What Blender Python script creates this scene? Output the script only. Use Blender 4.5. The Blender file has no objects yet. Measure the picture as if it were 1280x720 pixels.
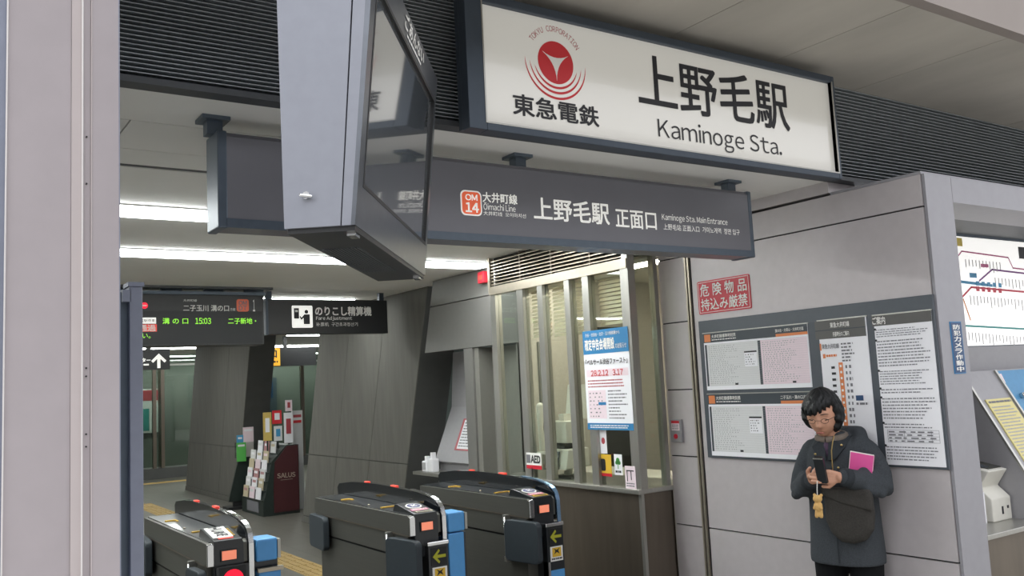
import bpy, bmesh, math, random
from mathutils import Vector, Matrix
random.seed(7)
D = bpy.data
SC = bpy.context.scene
COL = SC.collection
PI = math.pi

# ------------------------------------------------------------------ camera
F_PX, YAW, PITCH, ROLL, EYE = 1118.0, math.radians(34.17), math.radians(6.12), math.radians(2.84), 1.65
_cy, _sy, _cp, _sp = math.cos(YAW), math.sin(YAW), math.cos(PITCH), math.sin(PITCH)
FW = Vector((_sy*_cp, _cy*_cp, _sp)); RT0 = Vector((_cy, -_sy, 0)); DN0 = FW.cross(RT0)
RT = RT0*math.cos(ROLL) + DN0*math.sin(ROLL); DN = -RT0*math.sin(ROLL) + DN0*math.cos(ROLL)
CAMP = Vector((0, 0, EYE))
cam = D.cameras.new('camera'); camo = D.objects.new('camera', cam); COL.objects.link(camo)
cam.sensor_width = 36.0; cam.lens = F_PX/1280*36.0; cam.clip_start = 0.05; cam.clip_end = 300
m = Matrix.Identity(4)
for i in range(3):
    m[i][0] = RT[i]; m[i][1] = -DN[i]; m[i][2] = -FW[i]; m[i][3] = CAMP[i]
camo.matrix_world = m
SC.camera = camo

# ------------------------------------------------------------------ sky and exposure
w = D.worlds.new('overcast_sky'); SC.world = w; w.use_nodes = True
bg = w.node_tree.nodes['Background']
bg.inputs[0].default_value = (0.94, 0.95, 1.0, 1); bg.inputs[1].default_value = 1.75
SC.view_settings.view_transform = 'Standard'; SC.view_settings.look = 'None'
SC.view_settings.exposure = 0.3; SC.view_settings.gamma = 1.0
SC.view_settings.use_curve_mapping = False
LAMP = 17.0        # strength of the ceiling strip lamps

def ray(x, y):
    return RT*((x-640)/F_PX) + DN*((y-360)/F_PX) + FW
def on(x, y, ax, val):
    d = ray(x, y); i = 'XYZ'.index(ax)
    return CAMP + d*((val-CAMP[i])/d[i])

# ------------------------------------------------------------------ materials
def lin(c):
    if isinstance(c, str):
        c = c.lstrip('#'); c = [int(c[i:i+2], 16)/255 for i in (0, 2, 4)]
    return [x/12.92 if x <= .04045 else ((x+.055)/1.055)**2.4 for x in c]
MATS = {}
def mat(name, c, rough=.5, metal=0., var=.06, scale=30., emit=0., bump=0., spec=.5, coat=0., stretch=None, ecol=None):
    if name in MATS: return MATS[name]
    c = lin(c)
    M = D.materials.new(name); M.use_nodes = True
    nt = M.node_tree; b = nt.nodes['Principled BSDF']
    b.inputs['Roughness'].default_value = rough; b.inputs['Metallic'].default_value = metal
    b.inputs['Specular IOR Level'].default_value = spec
    b.inputs['Coat Weight'].default_value = coat; b.inputs['Coat Roughness'].default_value = .04
    if var > 0 or bump > 0:
        tc = nt.nodes.new('ShaderNodeTexCoord'); nz = nt.nodes.new('ShaderNodeTexNoise')
        nz.inputs['Scale'].default_value = scale; nz.inputs['Detail'].default_value = 5
        src = tc.outputs['Object']
        if stretch:
            mp = nt.nodes.new('ShaderNodeMapping'); mp.inputs['Scale'].default_value = stretch
            nt.links.new(src, mp.inputs[0]); src = mp.outputs[0]
        nt.links.new(src, nz.inputs['Vector'])
        rp = nt.nodes.new('ShaderNodeValToRGB')
        rp.color_ramp.elements[0].position = .3; rp.color_ramp.elements[1].position = .7
        rp.color_ramp.elements[0].color = [x*(1-var) for x in c] + [1]
        rp.color_ramp.elements[1].color = [min(1, x*(1+var)) for x in c] + [1]
        nt.links.new(nz.outputs['Fac'], rp.inputs['Fac']); nt.links.new(rp.outputs['Color'], b.inputs['Base Color'])
        if bump:
            bp = nt.nodes.new('ShaderNodeBump'); bp.inputs['Strength'].default_value = bump; bp.inputs['Distance'].default_value = .004
            nt.links.new(nz.outputs['Fac'], bp.inputs['Height']); nt.links.new(bp.outputs['Normal'], b.inputs['Normal'])
    else:
        b.inputs['Base Color'].default_value = c + [1]
    if emit:
        b.inputs['Emission Color'].default_value = (lin(ecol) if ecol else c) + [1]; b.inputs['Emission Strength'].default_value = emit
    MATS[name] = M
    return M
def glass_mat(name, tint, refl=.04, rough=.0):
    M = D.materials.new(name); M.use_nodes = True; nt = M.node_tree; nt.nodes.clear()
    out = nt.nodes.new('ShaderNodeOutputMaterial'); mx = nt.nodes.new('ShaderNodeMixShader')
    tr = nt.nodes.new('ShaderNodeBsdfTransparent'); gl = nt.nodes.new('ShaderNodeBsdfGlossy'); lw = nt.nodes.new('ShaderNodeLayerWeight')
    tr.inputs[0].default_value = lin(tint) + [1]; gl.inputs['Roughness'].default_value = rough
    pw = nt.nodes.new('ShaderNodeMath'); pw.operation = 'POWER'; pw.inputs[1].default_value = 4.0
    ad = nt.nodes.new('ShaderNodeMath'); ad.operation = 'MULTIPLY_ADD'; ad.inputs[1].default_value = .8; ad.inputs[2].default_value = refl; ad.use_clamp = True
    nt.links.new(lw.outputs['Facing'], pw.inputs[0]); nt.links.new(pw.outputs[0], ad.inputs[0]); nt.links.new(ad.outputs[0], mx.inputs[0])
    nt.links.new(tr.outputs[0], mx.inputs[1]); nt.links.new(gl.outputs[0], mx.inputs[2]); nt.links.new(mx.outputs[0], out.inputs[0])
    MATS[name] = M; return M

mat('panel_grey', '#c3bdbe', .45, .15, .03, 18)
mat('pier_grey_dim', '#98979c', .45, .15, .03, 18)  # darker copy of the panel grey, toning down the sky-lit street face
mat('panel_dark', '#2c2c2e', .7)
mat('pillar_beige', '#b3abae', .5, .1, .03, 10)
mat('pillar_pale', '#c6bcbb', .5, .1, .02, 10)
mat('pillar_glint', '#eae6e4', .4, .2, .02)  # highlight along the pillar edges, put in as a near-white colour
mat('post_blue', '#8b90a0', .45, .3, .04)
mat('slat_grey', '#b4babe', .5, .3, .05)
mat('black_void', '#0d0f11', .9)
mat('rim_grey', '#54575a', .5, .3)
mat('ceil_white', '#f6f5f1', .6, 0, .02, 3)
mat('concrete_soffit', '#b3aea5', .85, 0, .13, 2.2, bump=.3, stretch=(1, .35, 1))
mat('fascia_beige', '#938a84', .7, 0, .04, 4)
mat('concrete_col', '#64635d', .8, 0, .10, 5, bump=.2, stretch=(1, 3, .4))
mat('concrete_dark', '#4d4e4c', .8, 0, .08, 5)
mat('asphalt', '#b4b2ab', .9, 0, .1, 40)
mat('frame_blue', '#454e59', .45, .4, .05)
mat('sign_dark', '#6e6e74', .38, .1, .03, 6, coat=.15)
mat('sign_lit', '#6e6e74', .38, .1, .03, 6, coat=.15, emit=.10)
mat('sign_black', '#2a2b2c', .4, 0, .04)
mat('slate', '#5d6874', .4, .3, .04)
mat('white_print', '#f3f2ee', .5, 0, 0)
mat('white_glow', '#f4f3ee', .5, 0, 0, emit=.5)
mat('white_back', '#f4f3ee', .5, 0, 0, emit=.28)
mat('om_lit', '#ea6a46', .4, 0, 0, emit=.25)
mat('ink', '#26262b', .5, 0, 0)
mat('ink_grey', '#77777c', .6, 0, 0)
mat('ink_mid', '#85858b', .6, 0, 0)
mat('ink_soft', '#aeaeb0', .6, 0, 0)
mat('logo_red', '#d6323a', .4, 0, 0)
mat('logo_maroon', '#b24a52', .4, 0, 0)
mat('om_orange', '#ea6a46', .4, 0, 0)
mat('steel', '#b0afa9', .32, .72, .05, 60, stretch=(1, 1, .03))
mat('steel_dark', '#776e63', .36, .7, .08, 20, stretch=(1, 1, .1))
mat('steel_warm', '#b7ae9e', .35, .7, .04)
mat('chrome', '#d9dadb', .16, 1., 0)
mat('chrome_blue_reflect', '#8fb4d8', .2, .8, 0)  # chrome with its blue reflection painted into the colour
mat('gate_body', '#5e5e59', .42, .55, .05, 40, stretch=(3, .1, 3))
mat('gate_black', '#22262a', .28, .1, .05, coat=.3)
mat('gate_pad', '#2f373d', .55, 0, .06)
mat('gate_guard', '#191d22', .12, 0, 0, coat=.6)
mat('gate_blue', '#58a0dd', .4, 0, .03)
mat('led_orange', '#f08c6e', .5, 0, 0, emit=.5)
mat('led_red', '#e0483a', .4, 0, 0, emit=.35)
mat('led_red_deep', '#e01030', .4, 0, 0, emit=1.0)
mat('led_arrow', '#8a8a22', .5, 0, 0, emit=.25)
mat('led_green', '#86d03a', .5, 0, 0, emit=1.0)
mat('yellow_mark', '#c9a23a', .6, 0, .05)
mat('tactile_yellow', '#a98f5a', .7, 0, .08)
mat('pink_mark', '#d8799c', .5, 0, 0)
mat('violet_mark', '#55587e', .5, 0, 0)
mat('lavender', '#93969f', .42, .25, .03)
mat('bezel', '#70747a', .28, .7, .06)
mat('screen_black', '#15181b', .45, 0, 0)
mat('screen_grey_reflect', '#55595d', .06, 0, 0, spec=.9, coat=1.)  # base grey lifted to stand for the pale street reflected in the screen
mat('red_sign', '#cc2638', .45, 0, .03)
mat('blue_sign', '#2a4a72', .45, 0, .03)
mat('board_grey', '#50565d', .4, .1, .03)
mat('paper_white', '#f4f4f8', .5, 0, .01)
mat('paper_grey', '#dfe0e0', .5, 0, .01)
mat('paper_pink', '#f0dee5', .5, 0, .01)
mat('board_header', '#3c444b', .45, 0, .02)
mat('board_header2', '#5c5b59', .45, 0, .02)
mat('poster_orange', '#e0854e', .5, 0, 0)
mat('lamp_white', '#ffffff', .5, 0, 0, emit=LAMP, ecol='#f6faf8')
mat('lamp_body', '#dddddd', .5)
mat('map_white', '#f4f3f0', .4, 0, 0, emit=.55)
mat('map_pink', '#d06a98', .5, 0, 0); mat('map_red', '#d64358', .5, 0, 0); mat('map_purple', '#8d4f9c', .5, 0, 0)
mat('map_teal', '#3e9c98', .5, 0, 0); mat('map_blue', '#4a9cc8', .5, 0, 0); mat('map_orange', '#d8883e', .5, 0, 0)
mat('map_yellow', '#e8d06a', .5, 0, 0)
mat('blind', '#e0dac8', .6, 0, .03)
mat('office_wall', '#c9c5ba', .8, 0, .04)
mat('office_dark', '#3a3a36', .8, 0, .05)
mat('device_beige', '#e0ded4', .5, 0, .02)
mat('device_dark', '#43443f', .5)
mat('device_screen', '#3b4348', .15)
mat('poster_blue', '#2f7fb4', .5, 0, .02)
mat('yellow_sticker', '#e3b93a', .5, 0, .02)
mat('green_sticker', '#4e9a4c', .5)
mat('salus_maroon', '#4a2326', .4, 0, .05)
mat('salus_pale', '#b5a595', .5, 0, 0)
mat('salus_dark', '#26302c', .45, 0, .05)
mat('leaf_green', '#5fbf5a', .5, 0, .03)
mat('leaf_yellow', '#d2b866', .5)
mat('wall_inner', '#8d8d88', .7, 0, .04)
mat('far_dark', '#4a5351', .7, 0, .1, 2)
mat('far_green', '#7e827d', .6, 0, .12, 1.5)
mat('yellow_lit', '#e0a42c', .5, 0, 0, emit=.5)
mat('inner_grey', '#787774', .5, .1, .03)
mat('door_grey', '#86857f', .5, .1, .03)
mat('mach_grey', '#98979a', .45, .1, .03)
mat('price_yellow', '#dcd08c', .5, 0, .03)
mat('mach_blue', '#4f92bf', .5); mat('mach_orange', '#c45a3a', .5)
mat('coat', '#404448', .92, 0, .16, 160, bump=.35, spec=.2)
mat('coat_dark', '#33373b', .9, 0, .1, 100, spec=.2)
mat('bag', '#3d3b38', .85, 0, .15, 120, bump=.3, spec=.2)
mat('trousers', '#131416', .9, 0, .1, spec=.2)
mat('shoe', '#1d1a18', .5)
mat('skin', '#c8967c', .55, 0, .05, 40)
mat('hair', '#121416', .5, 0, .25, 60, stretch=(8, 8, 1), spec=.4)
mat('lips', '#a8645a', .5); mat('brow', '#2b2422', .7)
mat('scarf', '#6f655c', .9, 0, .15, 60); mat('sweater', '#4c3c50', .9, 0, .2, 80)
mat('brass', '#c9b27a', .3, .9, 0); mat('pink_book', '#e0559c', .45, 0, .02); mat('page_white', '#eceae4', .7)
mat('charm_tan', '#d0a868', .9, 0, .12, 90); mat('phone_dark', '#23262a', .25)
glass_mat('glass_clear', '#f1f5f1', .04)
glass_mat('glass_green', '#cfd8d0', .05)
nt = MATS['blind'].node_tree; tl = nt.nodes.new('ShaderNodeBsdfTranslucent'); mx_ = nt.nodes.new('ShaderNodeMixShader')
tl.inputs[0].default_value = lin('#f6f2e8') + [1]; mx_.inputs[0].default_value = .45
nt.links.new(nt.nodes['Principled BSDF'].outputs[0], mx_.inputs[1]); nt.links.new(tl.outputs[0], mx_.inputs[2]); nt.links.new(mx_.outputs[0], nt.nodes['Material Output'].inputs[0])
# concourse floor: stone tiles, faint joints
def floor_mat():
    M = D.materials.new('floor_tile'); M.use_nodes = True; nt = M.node_tree; b = nt.nodes['Principled BSDF']
    tc = nt.nodes.new('ShaderNodeTexCoord'); br = nt.nodes.new('ShaderNodeTexBrick')
    br.offset = 0; br.inputs['Scale'].default_value = 1; br.inputs['Brick Width'].default_value = .4; br.inputs['Row Height'].default_value = .4
    br.inputs['Mortar Size'].default_value = .004
    br.inputs['Color1'].default_value = lin('#605e57') + [1]; br.inputs['Color2'].default_value = lin('#5b5952') + [1]; br.inputs['Mortar'].default_value = lin('#4a4842') + [1]
    nt.links.new(tc.outputs['Object'], br.inputs[0]); nt.links.new(br.outputs[0], b.inputs['Base Color']); b.inputs['Roughness'].default_value = .45
    MATS['floor_tile'] = M
floor_mat()

# ------------------------------------------------------------------ builders
WL = {}
def W(o): return WL.get(o.name, Vector((0, 0, 0))) if o else Vector((0, 0, 0))
def link(o, parent, world):
    COL.objects.link(o); o.location = world - W(parent); o.parent = parent; WL[o.name] = world.copy(); return o
def tag(o, label=None, cat=None, group=None, kind=None):
    if label: o['label'] = label
    if cat: o['category'] = cat
    if group: o['group'] = group
    if kind: o['kind'] = kind
    return o
def thing(name, label, cat, loc, group=None, kind=None):
    o = D.objects.new(name, None); o.empty_display_size = .1
    link(o, None, Vector(loc)); tag(o, label, cat, group, kind); return o
def struct(name, loc=(0, 0, 0)):
    return thing(name, None, None, loc, kind='structure')

class Fr:            # a plane frame: origin O, right U, up V, outward N
    def __init__(s, O, U, V=(0, 0, 1)):
        s.O = Vector(O); s.U = Vector(U).normalized(); s.V = Vector(V).normalized(); s.N = s.U.cross(s.V)
    def p(s, u, v, n=0): return s.O + s.U*u + s.V*v + s.N*n
    def uv(s, x, y):  # photo pixel -> place on this plane
        d = ray(x, y); t = (s.O - CAMP).dot(s.N)/d.dot(s.N); q = CAMP + d*t - s.O
        return q.dot(s.U), q.dot(s.V)
def facing_street(y): return Fr((0, y, 0), (1, 0, 0))
def facing_left(x): return Fr((x, 0, 0), (0, -1, 0))
WORLD = Fr((0, 0, 0), (1, 0, 0))

class MB:
    def __init__(s): s.v = []; s.f = []
    def poly(s, pts):
        i = len(s.v); s.v += [Vector(p) for p in pts]; s.f.append(list(range(i, i+len(pts)))); return s
    def hexa(s, c):   # 8 corners: bottom ring 0-3, top ring 4-7 (ccw seen from outside top)
        i = len(s.v); s.v += [Vector(p) for p in c]
        s.f += [[i+k for k in q] for q in ((3, 2, 1, 0), (4, 5, 6, 7), (0, 1, 5, 4), (1, 2, 6, 5), (2, 3, 7, 6), (3, 0, 4, 7))]; return s
    def box(s, x0, x1, y0, y1, z0, z1):
        return s.hexa([(x0, y0, z0), (x1, y0, z0), (x1, y1, z0), (x0, y1, z0), (x0, y0, z1), (x1, y0, z1), (x1, y1, z1), (x0, y1, z1)])
    def fbox(s, fr, u0, u1, v0, v1, n0, n1):
        return s.hexa([fr.p(u0, v0, n1), fr.p(u1, v0, n1), fr.p(u1, v0, n0), fr.p(u0, v0, n0), fr.p(u0, v1, n1), fr.p(u1, v1, n1), fr.p(u1, v1, n0), fr.p(u0, v1, n0)])
    def prism(s, fr, uvs, n0, n1):   # polygon (ccw seen from outside) extruded n0..n1
        i = len(s.v); k = len(uvs)
        s.v += [fr.p(u, v, n0) for u, v in uvs] + [fr.p(u, v, n1) for u, v in uvs]
        s.f.append([i+j for j in range(k)][::-1]); s.f.append([i+k+j for j in range(k)])
        for j in range(k): s.f.append([i+j, i+(j+1) % k, i+k+(j+1) % k, i+k+j])
        return s
    def tube(s, pts, rad, seg=10, cap=True):
        pts = [Vector(p) for p in pts]; n = len(pts)
        if not hasattr(rad, '__len__'): rad = [rad]*n
        i0 = len(s.v); up = None
        for k in range(n):
            t = (pts[min(k+1, n-1)] - pts[max(k-1, 0)]).normalized()
            if up is None: up = Vector((0, 0, 1)) if abs(t.z) < .9 else Vector((1, 0, 0))
            a = up.cross(t); a = a.normalized() if a.length > 1e-6 else Vector((1, 0, 0)); b = t.cross(a); up = b
            for j in range(seg):
                th = 2*PI*j/seg; s.v.append(pts[k] + (a*math.cos(th) + b*math.sin(th))*rad[k])
        for k in range(n-1):
            for j in range(seg):
                s.f.append([i0+k*seg+j, i0+k*seg+(j+1) % seg, i0+(k+1)*seg+(j+1) % seg, i0+(k+1)*seg+j])
        if cap:
            s.f.append([i0+j for j in range(seg)][::-1]); s.f.append([i0+(n-1)*seg+j for j in range(seg)])
        return s
    def capsule(s, pts, rad, seg=12):   # tube with rounded ends (closed volume)
        pts = [Vector(p) for p in pts]
        if not hasattr(rad, '__len__'): rad = [rad]*len(pts)
        d0 = (pts[0]-pts[1]).normalized(); d1 = (pts[-1]-pts[-2]).normalized(); P = []; Rr = []
        for a in (85, 60, 30): P.append(pts[0]+d0*rad[0]*math.sin(math.radians(a))); Rr.append(rad[0]*math.cos(math.radians(a)))
        P += pts; Rr += list(rad)
        for a in (30, 60, 85): P.append(pts[-1]+d1*rad[-1]*math.sin(math.radians(a))); Rr.append(rad[-1]*math.cos(math.radians(a)))
        return s.tube(P, Rr, seg)
    def loft(s, rings):   # list of equally long closed rings, capped
        i0 = len(s.v); k = len(rings[0])
        for r in rings: s.v += [Vector(p) for p in r]
        for a in range(len(rings)-1):
            for j in range(k):
                s.f.append([i0+a*k+j, i0+a*k+(j+1) % k, i0+(a+1)*k+(j+1) % k, i0+(a+1)*k+j])
        s.f.append([i0+j for j in range(k)][::-1]); s.f.append([i0+(len(rings)-1)*k+j for j in range(k)])
        return s
    def ball(s, c, r, seg=16, rings=10, M=None):
        c = Vector(c); r = r if hasattr(r, '__len__') else (r, r, r); R_ = []
        for a in range(rings+1):
            th = PI*(a+.02)/(rings+.04); R_.append([(r[0]*math.sin(th)*math.cos(2*PI*j/seg), r[1]*math.sin(th)*math.sin(2*PI*j/seg), -r[2]*math.cos(th)) for j in range(seg)])
        return s.loft([[c + (M @ Vector(q) if M else Vector(q)) for q in ring] for ring in R_])
    def build(s, name, m_, parent=None, bevel=0, smooth=False, origin=None, bseg=2):
        c = Vector(origin) if origin is not None else None
        if c is None:
            lo = Vector([min(v[i] for v in s.v) for i in range(3)]); hi = Vector([max(v[i] for v in s.v) for i in range(3)])
            c = Vector(((lo.x+hi.x)/2, (lo.y+hi.y)/2, lo.z))
        me = D.meshes.new(name); me.from_pydata([v - c for v in s.v], [], s.f)
        if bevel:
            bm = bmesh.new(); bm.from_mesh(me)
            bmesh.ops.bevel(bm, geom=bm.edges[:], offset=bevel, segments=bseg, affect='EDGES', profile=.5, clamp_overlap=True)
            bm.to_mesh(me); bm.free()
        if smooth: me.polygons.foreach_set('use_smooth', [True]*len(me.polygons))
        me.materials.append(MATS[m_]); me.update()
        o = D.objects.new(name, me); return link(o, parent, c)
def rrect(u0, u1, v0, v1, r, k=5):
    out = []
    for cx, cy, a0 in ((u1-r, v0+r, -90), (u1-r, v1-r, 0), (u0+r, v1-r, 90), (u0+r, v0+r, 180)):
        for i in range(k+1):
            a = math.radians(a0+90*i/k); out.append((cx+r*math.cos(a), cy+r*math.sin(a)))
    return out
def plate(fr, u0, u1, v0, v1, n0, n1, name, m_, parent=None, bevel=0):
    return MB().fbox(fr, min(u0, u1), max(u0, u1), min(v0, v1), max(v0, v1), n0, n1).build(name, m_, parent, bevel)
def share(o, parent, dloc):      # a copy of a piece that shares its mesh
    c = o.copy(); world = WL[o.name] + Vector(dloc); link(c, parent, world); return c

GC = {}
def raw_glyphs(body):
    if body in GC: return GC[body]
    c = D.curves.new('t', 'FONT'); c.body = body; c.resolution_u = 3; c.fill_mode = 'FRONT'
    o = D.objects.new('t', c); COL.objects.link(o)
    dg = bpy.context.evaluated_depsgraph_get()
    me = D.meshes.new_from_object(o.evaluated_get(dg)); D.objects.remove(o); D.curves.remove(c)
    v = [x.co.copy() for x in me.vertices]; f = [list(p.vertices) for p in me.polygons]; D.meshes.remove(me)
    GC[body] = (v, f)
    return v, f
def glyphs(body):
    if not any(33 <= ord(ch) <= 126 for ch in body): return raw_glyphs(body)
    V, Fc, x = [], [], 0.       # latin letters in the plain grotesque of the sign face, set one by one
    for ch in body:
        if ch == ' ': x += .26; continue
        g_ = 'Ｏ' if ch == 'Ō' else (chr(ord(ch)+0xFEE0) if 33 <= ord(ch) <= 126 else ch)
        v, f = raw_glyphs(g_); x0, x1 = min(p.x for p in v), max(p.x for p in v); k0 = len(V)
        V += [Vector((p.x-x0+x, p.y, 0)) for p in v]; Fc += [[k0+q for q in ff] for ff in f]
        if ch == 'Ō':
            yt = max(p.y for p in v); k0 = len(V); V += [Vector((x+(x1-x0)*a, yt+b_, 0)) for a, b_ in ((.2, .06), (.8, .06), (.8, .13), (.2, .13))]; Fc.append([k0, k0+1, k0+2, k0+3])
        x += x1-x0+(.085 if ord(ch) < 0x2000 else .06)
    return V, Fc
def text(fr, body, u0, u1, v0, v1, m_, parent, bold=0., n=.002, name='lettering', keep=False, rot=0):
    """lettering filling the box u0..u1, v0..v1 of a plane"""
    v, f = glyphs(body)
    if not v: return None
    if rot: v = [Vector((p.y, -p.x, 0)) if rot < 0 else Vector((-p.y, p.x, 0)) for p in v]
    x0, x1 = min(p.x for p in v), max(p.x for p in v); y0, y1 = min(p.y for p in v), max(p.y for p in v)
    sy = (v1-v0)/max(y1-y0, 1e-6); sx = (u1-u0)/max(x1-x0, 1e-6)
    if keep: sx = sy
    b = MB()
    for dx, dy in (((-1, -1), (1, -1), (1, 1), (-1, 1)) if bold else ((0, 0),)):
        k0 = len(b.v); b.v += [fr.p(u0+(p.x-x0)*sx+dx*bold*1.4*sx, v0+(p.y-y0)*sy+dy*bold*1.4*sy, n+(1+dx+.5*(1+dy))*.0003) for p in v]; b.f += [[k0+q for q in ff] for ff in f]
    return b.build(name, m_, parent)
def textpx(fr, body, L, R, B, T, m_, parent, bold=0., n=.002, **k):
    return text(fr, body, fr.uv(*L)[0], fr.uv(*R)[0], fr.uv(*B)[1], fr.uv(*T)[1], m_, parent, bold, n, **k)
def dashes(fr, u0, u1, v0, v1, rows, m_, parent, n=.0015, fill=.55, wmin=.006, wmax=.03, gap=.004, ragged=.3, name='printed_text'):
    b = MB(); ph = (v1-v0)/rows
    for r in range(rows):
        y = v1-(r+.75)*ph; x = u0; end = u1 - random.random()*ragged*(u1-u0)
        while x < end:
            l = random.uniform(wmin, wmax); e = min(x+l, end)
            b.poly([fr.p(x, y, n), fr.p(e, y, n), fr.p(e, y+ph*fill, n), fr.p(x, y+ph*fill, n)]); x = e+random.uniform(.5, 1.5)*gap
    return tag(b.build(name, m_, parent), kind='stuff')

# ------------------------------------------------------------------ the setting
YL = 2.93      # louvre plane over the entrance
ZC = 2.665     # concourse ceiling
XW = 4.145     # wall with the notice boards
YF = 2.44      # street face of the ticket machine block
ZS = 3.19      # concrete soffit
fl = tag(MB().box(-3, 10, 2.4, 22, -.06, 0).build('floor', 'floor_tile'), kind='structure')
tag(MB().box(-30, 30, -40, 2.4, -.08, -.01).build('ground', 'asphalt'), kind='structure')
# the building across the street, behind the viewer
ob = thing('street_building', 'plain grey building with rows of windows across the street', 'building', (0, -13, 0))
mat('facade', '#8f8c86', .8, 0, .05, 2); mat('pane_dark', '#3c444a', .1, 0, 0)
MB().box(-26, 26, -16, -11.5, 0, 8).build('walls', 'facade', ob)
w0 = None
for r_ in range(2):
    for k in range(13):
        if w0 is None: w0 = MB().box(-24.8, -23, -11.5, -11.44, 1.2, 3).build('window', 'pane_dark', ob)
        else: share(w0, ob, (k*3.8, 0, r_*3.6))
# canopy: soffit and fascia
cn = struct('ceiling_canopy', (3, 2.6, ZS))
sx_ = [-6, -1.0, on(870, 30, 'Z', ZS).x, on(1045, 45, 'Z', ZS).x, on(1150, 85, 'Z', ZS).x, 6.0, 12]
for a_, c_ in zip(sx_, sx_[1:]): MB().box(a_+.002, c_-.002, 2.08, 3.2, ZS, ZS+.1).build('soffit_slab', 'concrete_soffit', cn)
MB().box(-6, 12, 2.08, 3.2, ZS+.1, ZS+.3).build('slab_core', 'panel_dark', cn)
MB().box(-6, 12, 2.02, 2.08, ZS, ZS+1.4).build('fascia_panel', 'fascia_beige', cn)
# louvre band
wf = struct('wall_front', (3, YL, ZC))
MB().box(-3, 10, YL+.06, YL+.075, ZC+.016, ZS).build('backing', 'black_void', wf)
MB().box(-3, 10, YL-.01, YL+.06, ZC-.006, ZC+.016).build('bottom_rim', 'rim_grey', wf)
def slats(x0, x1, pitch):
    z = ZC+.03; first = None; b = MB()
    b.hexa([(x0, YL, z), (x1, YL, z), (x1, YL+.05, z+.004), (x0, YL+.05, z+.004), (x0, YL, z+.0032), (x1, YL, z+.0032), (x1, YL+.05, z+.007), (x0, YL+.05, z+.007)])
    first = b.build('slat', 'slat_grey', wf); k = 1
    while z+k*pitch < ZS-.004: share(first, wf, (0, 0, k*pitch)); k += 1
slats(-1.5, 2.4, .0152); slats(2.4, 9.5, .0195)
# concourse ceiling: panels with joints, hatch, dark slot
ce = struct('ceiling', (2, 6, ZC))
MB().box(-3, 10, YL+.076, 22, ZC+.012, ZC+.12).build('slab', 'black_void', ce)
g = .003
for x0, x1, y0, y1 in ((-3, 10, YL+.06, 3.355), (-3, .65, 3.355, 3.75), (.65, 1.55, 3.355, 3.75), (1.55, 10, 3.355, 3.75), (-3, 10, 3.75, 4.0), (-3, 10, 4.05, 8.2), (-3, 10, 8.2, 22)):
    MB().box(x0+g, x1-g, y0+g, y1-g, ZC, ZC+.012).build('ceiling_panel', 'ceil_white', ce)
MB().box(-3, 10, 4.0, 4.05, ZC+.004, ZC+.012).build('slot_rail', 'rim_grey', ce)
tag(MB().box(-2.4, 2.84, 8.19, 8.24, ZC-.02, ZC).build('trim_1', 'rim_grey'), kind='structure')
# left wall, far walls
tag(MB().box(-2.6, -2.4, 2.9, 22, 0, ZC).build('wall_left', 'wall_inner'), kind='structure')
tag(MB().box(9.3, 9.5, 6.6, 22, 0, ZC).build('wall_side', 'far_dark'), kind='structure')

# wall with the notice boards
wr = struct('wall_right', (XW, 3.4, 0))
MB().box(XW+.015, XW+.24, YF+.015, 4.36, 0, 2.57).build('core', 'panel_dark', wr)
MB().box(XW+.0, XW+.24, YL+.062, 4.36, 2.60, ZC).build('upper_core', 'panel_grey', wr)
PG = .0042
def wpanel(y0, y1, z0, z1, m_='panel_grey', name='wall_panel'):
    return MB().box(XW, XW+.015, y0+PG, y1-PG, z0+PG, z1-PG).build(name, m_, wr)
wpanel(YF+.016, 4.062, 0, .702); wpanel(YF+.016, 4.062, .702, 2.423)
wpanel(YF+.016, 4.062, 2.423, 2.588); 
for z0, z1 in ((0, .70), (.70, 1.135), (1.135, 1.56), (1.56, 1.995), (1.995, 2.415), (2.415, ZC)): wpanel(4.115, 4.36, z0, z1)
tc = struct('trim_4', (XW, 4.09, 0))
for y in (4.07, 4.095): MB().box(XW-.012, XW, y, y+.013, 0, ZC).build('steel_channel', 'steel_warm', tc)
# corner pier and header of the ticket machine block
wb = struct('wall_ticket', (4.26, YF, 0))
MB().box(XW+.006, 4.385, YF, YF+.015, 0, 2.585).build('pier_face', 'pier_grey_dim', wb)
MB().box(XW+.24, 4.385, YF+.015, 3.2, 0, 2.585).build('pier_return', 'pier_grey_dim', wb)
MB().box(4.388, 9, YF, YF+.3, 2.457, 2.585).build('header', 'pier_grey_dim', wb)
MB().box(XW, 9, YF+.015, YL+.05, 2.585, 2.6).build('top_cap', 'pier_grey_dim', wb)
MB().box(4.385, 9, YF+.3, 3.2, 2.457, 2.5).build('recess_ceiling', 'rim_grey', wb)
MB().box(4.385, 9, 3.1, 3.2, 0, 2.457).build('recess_back', 'mach_grey', wb)
MB().box(8.9, 9, YF, 3.2, 0, 2.457).build('recess_side', 'panel_grey', wb)

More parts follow.
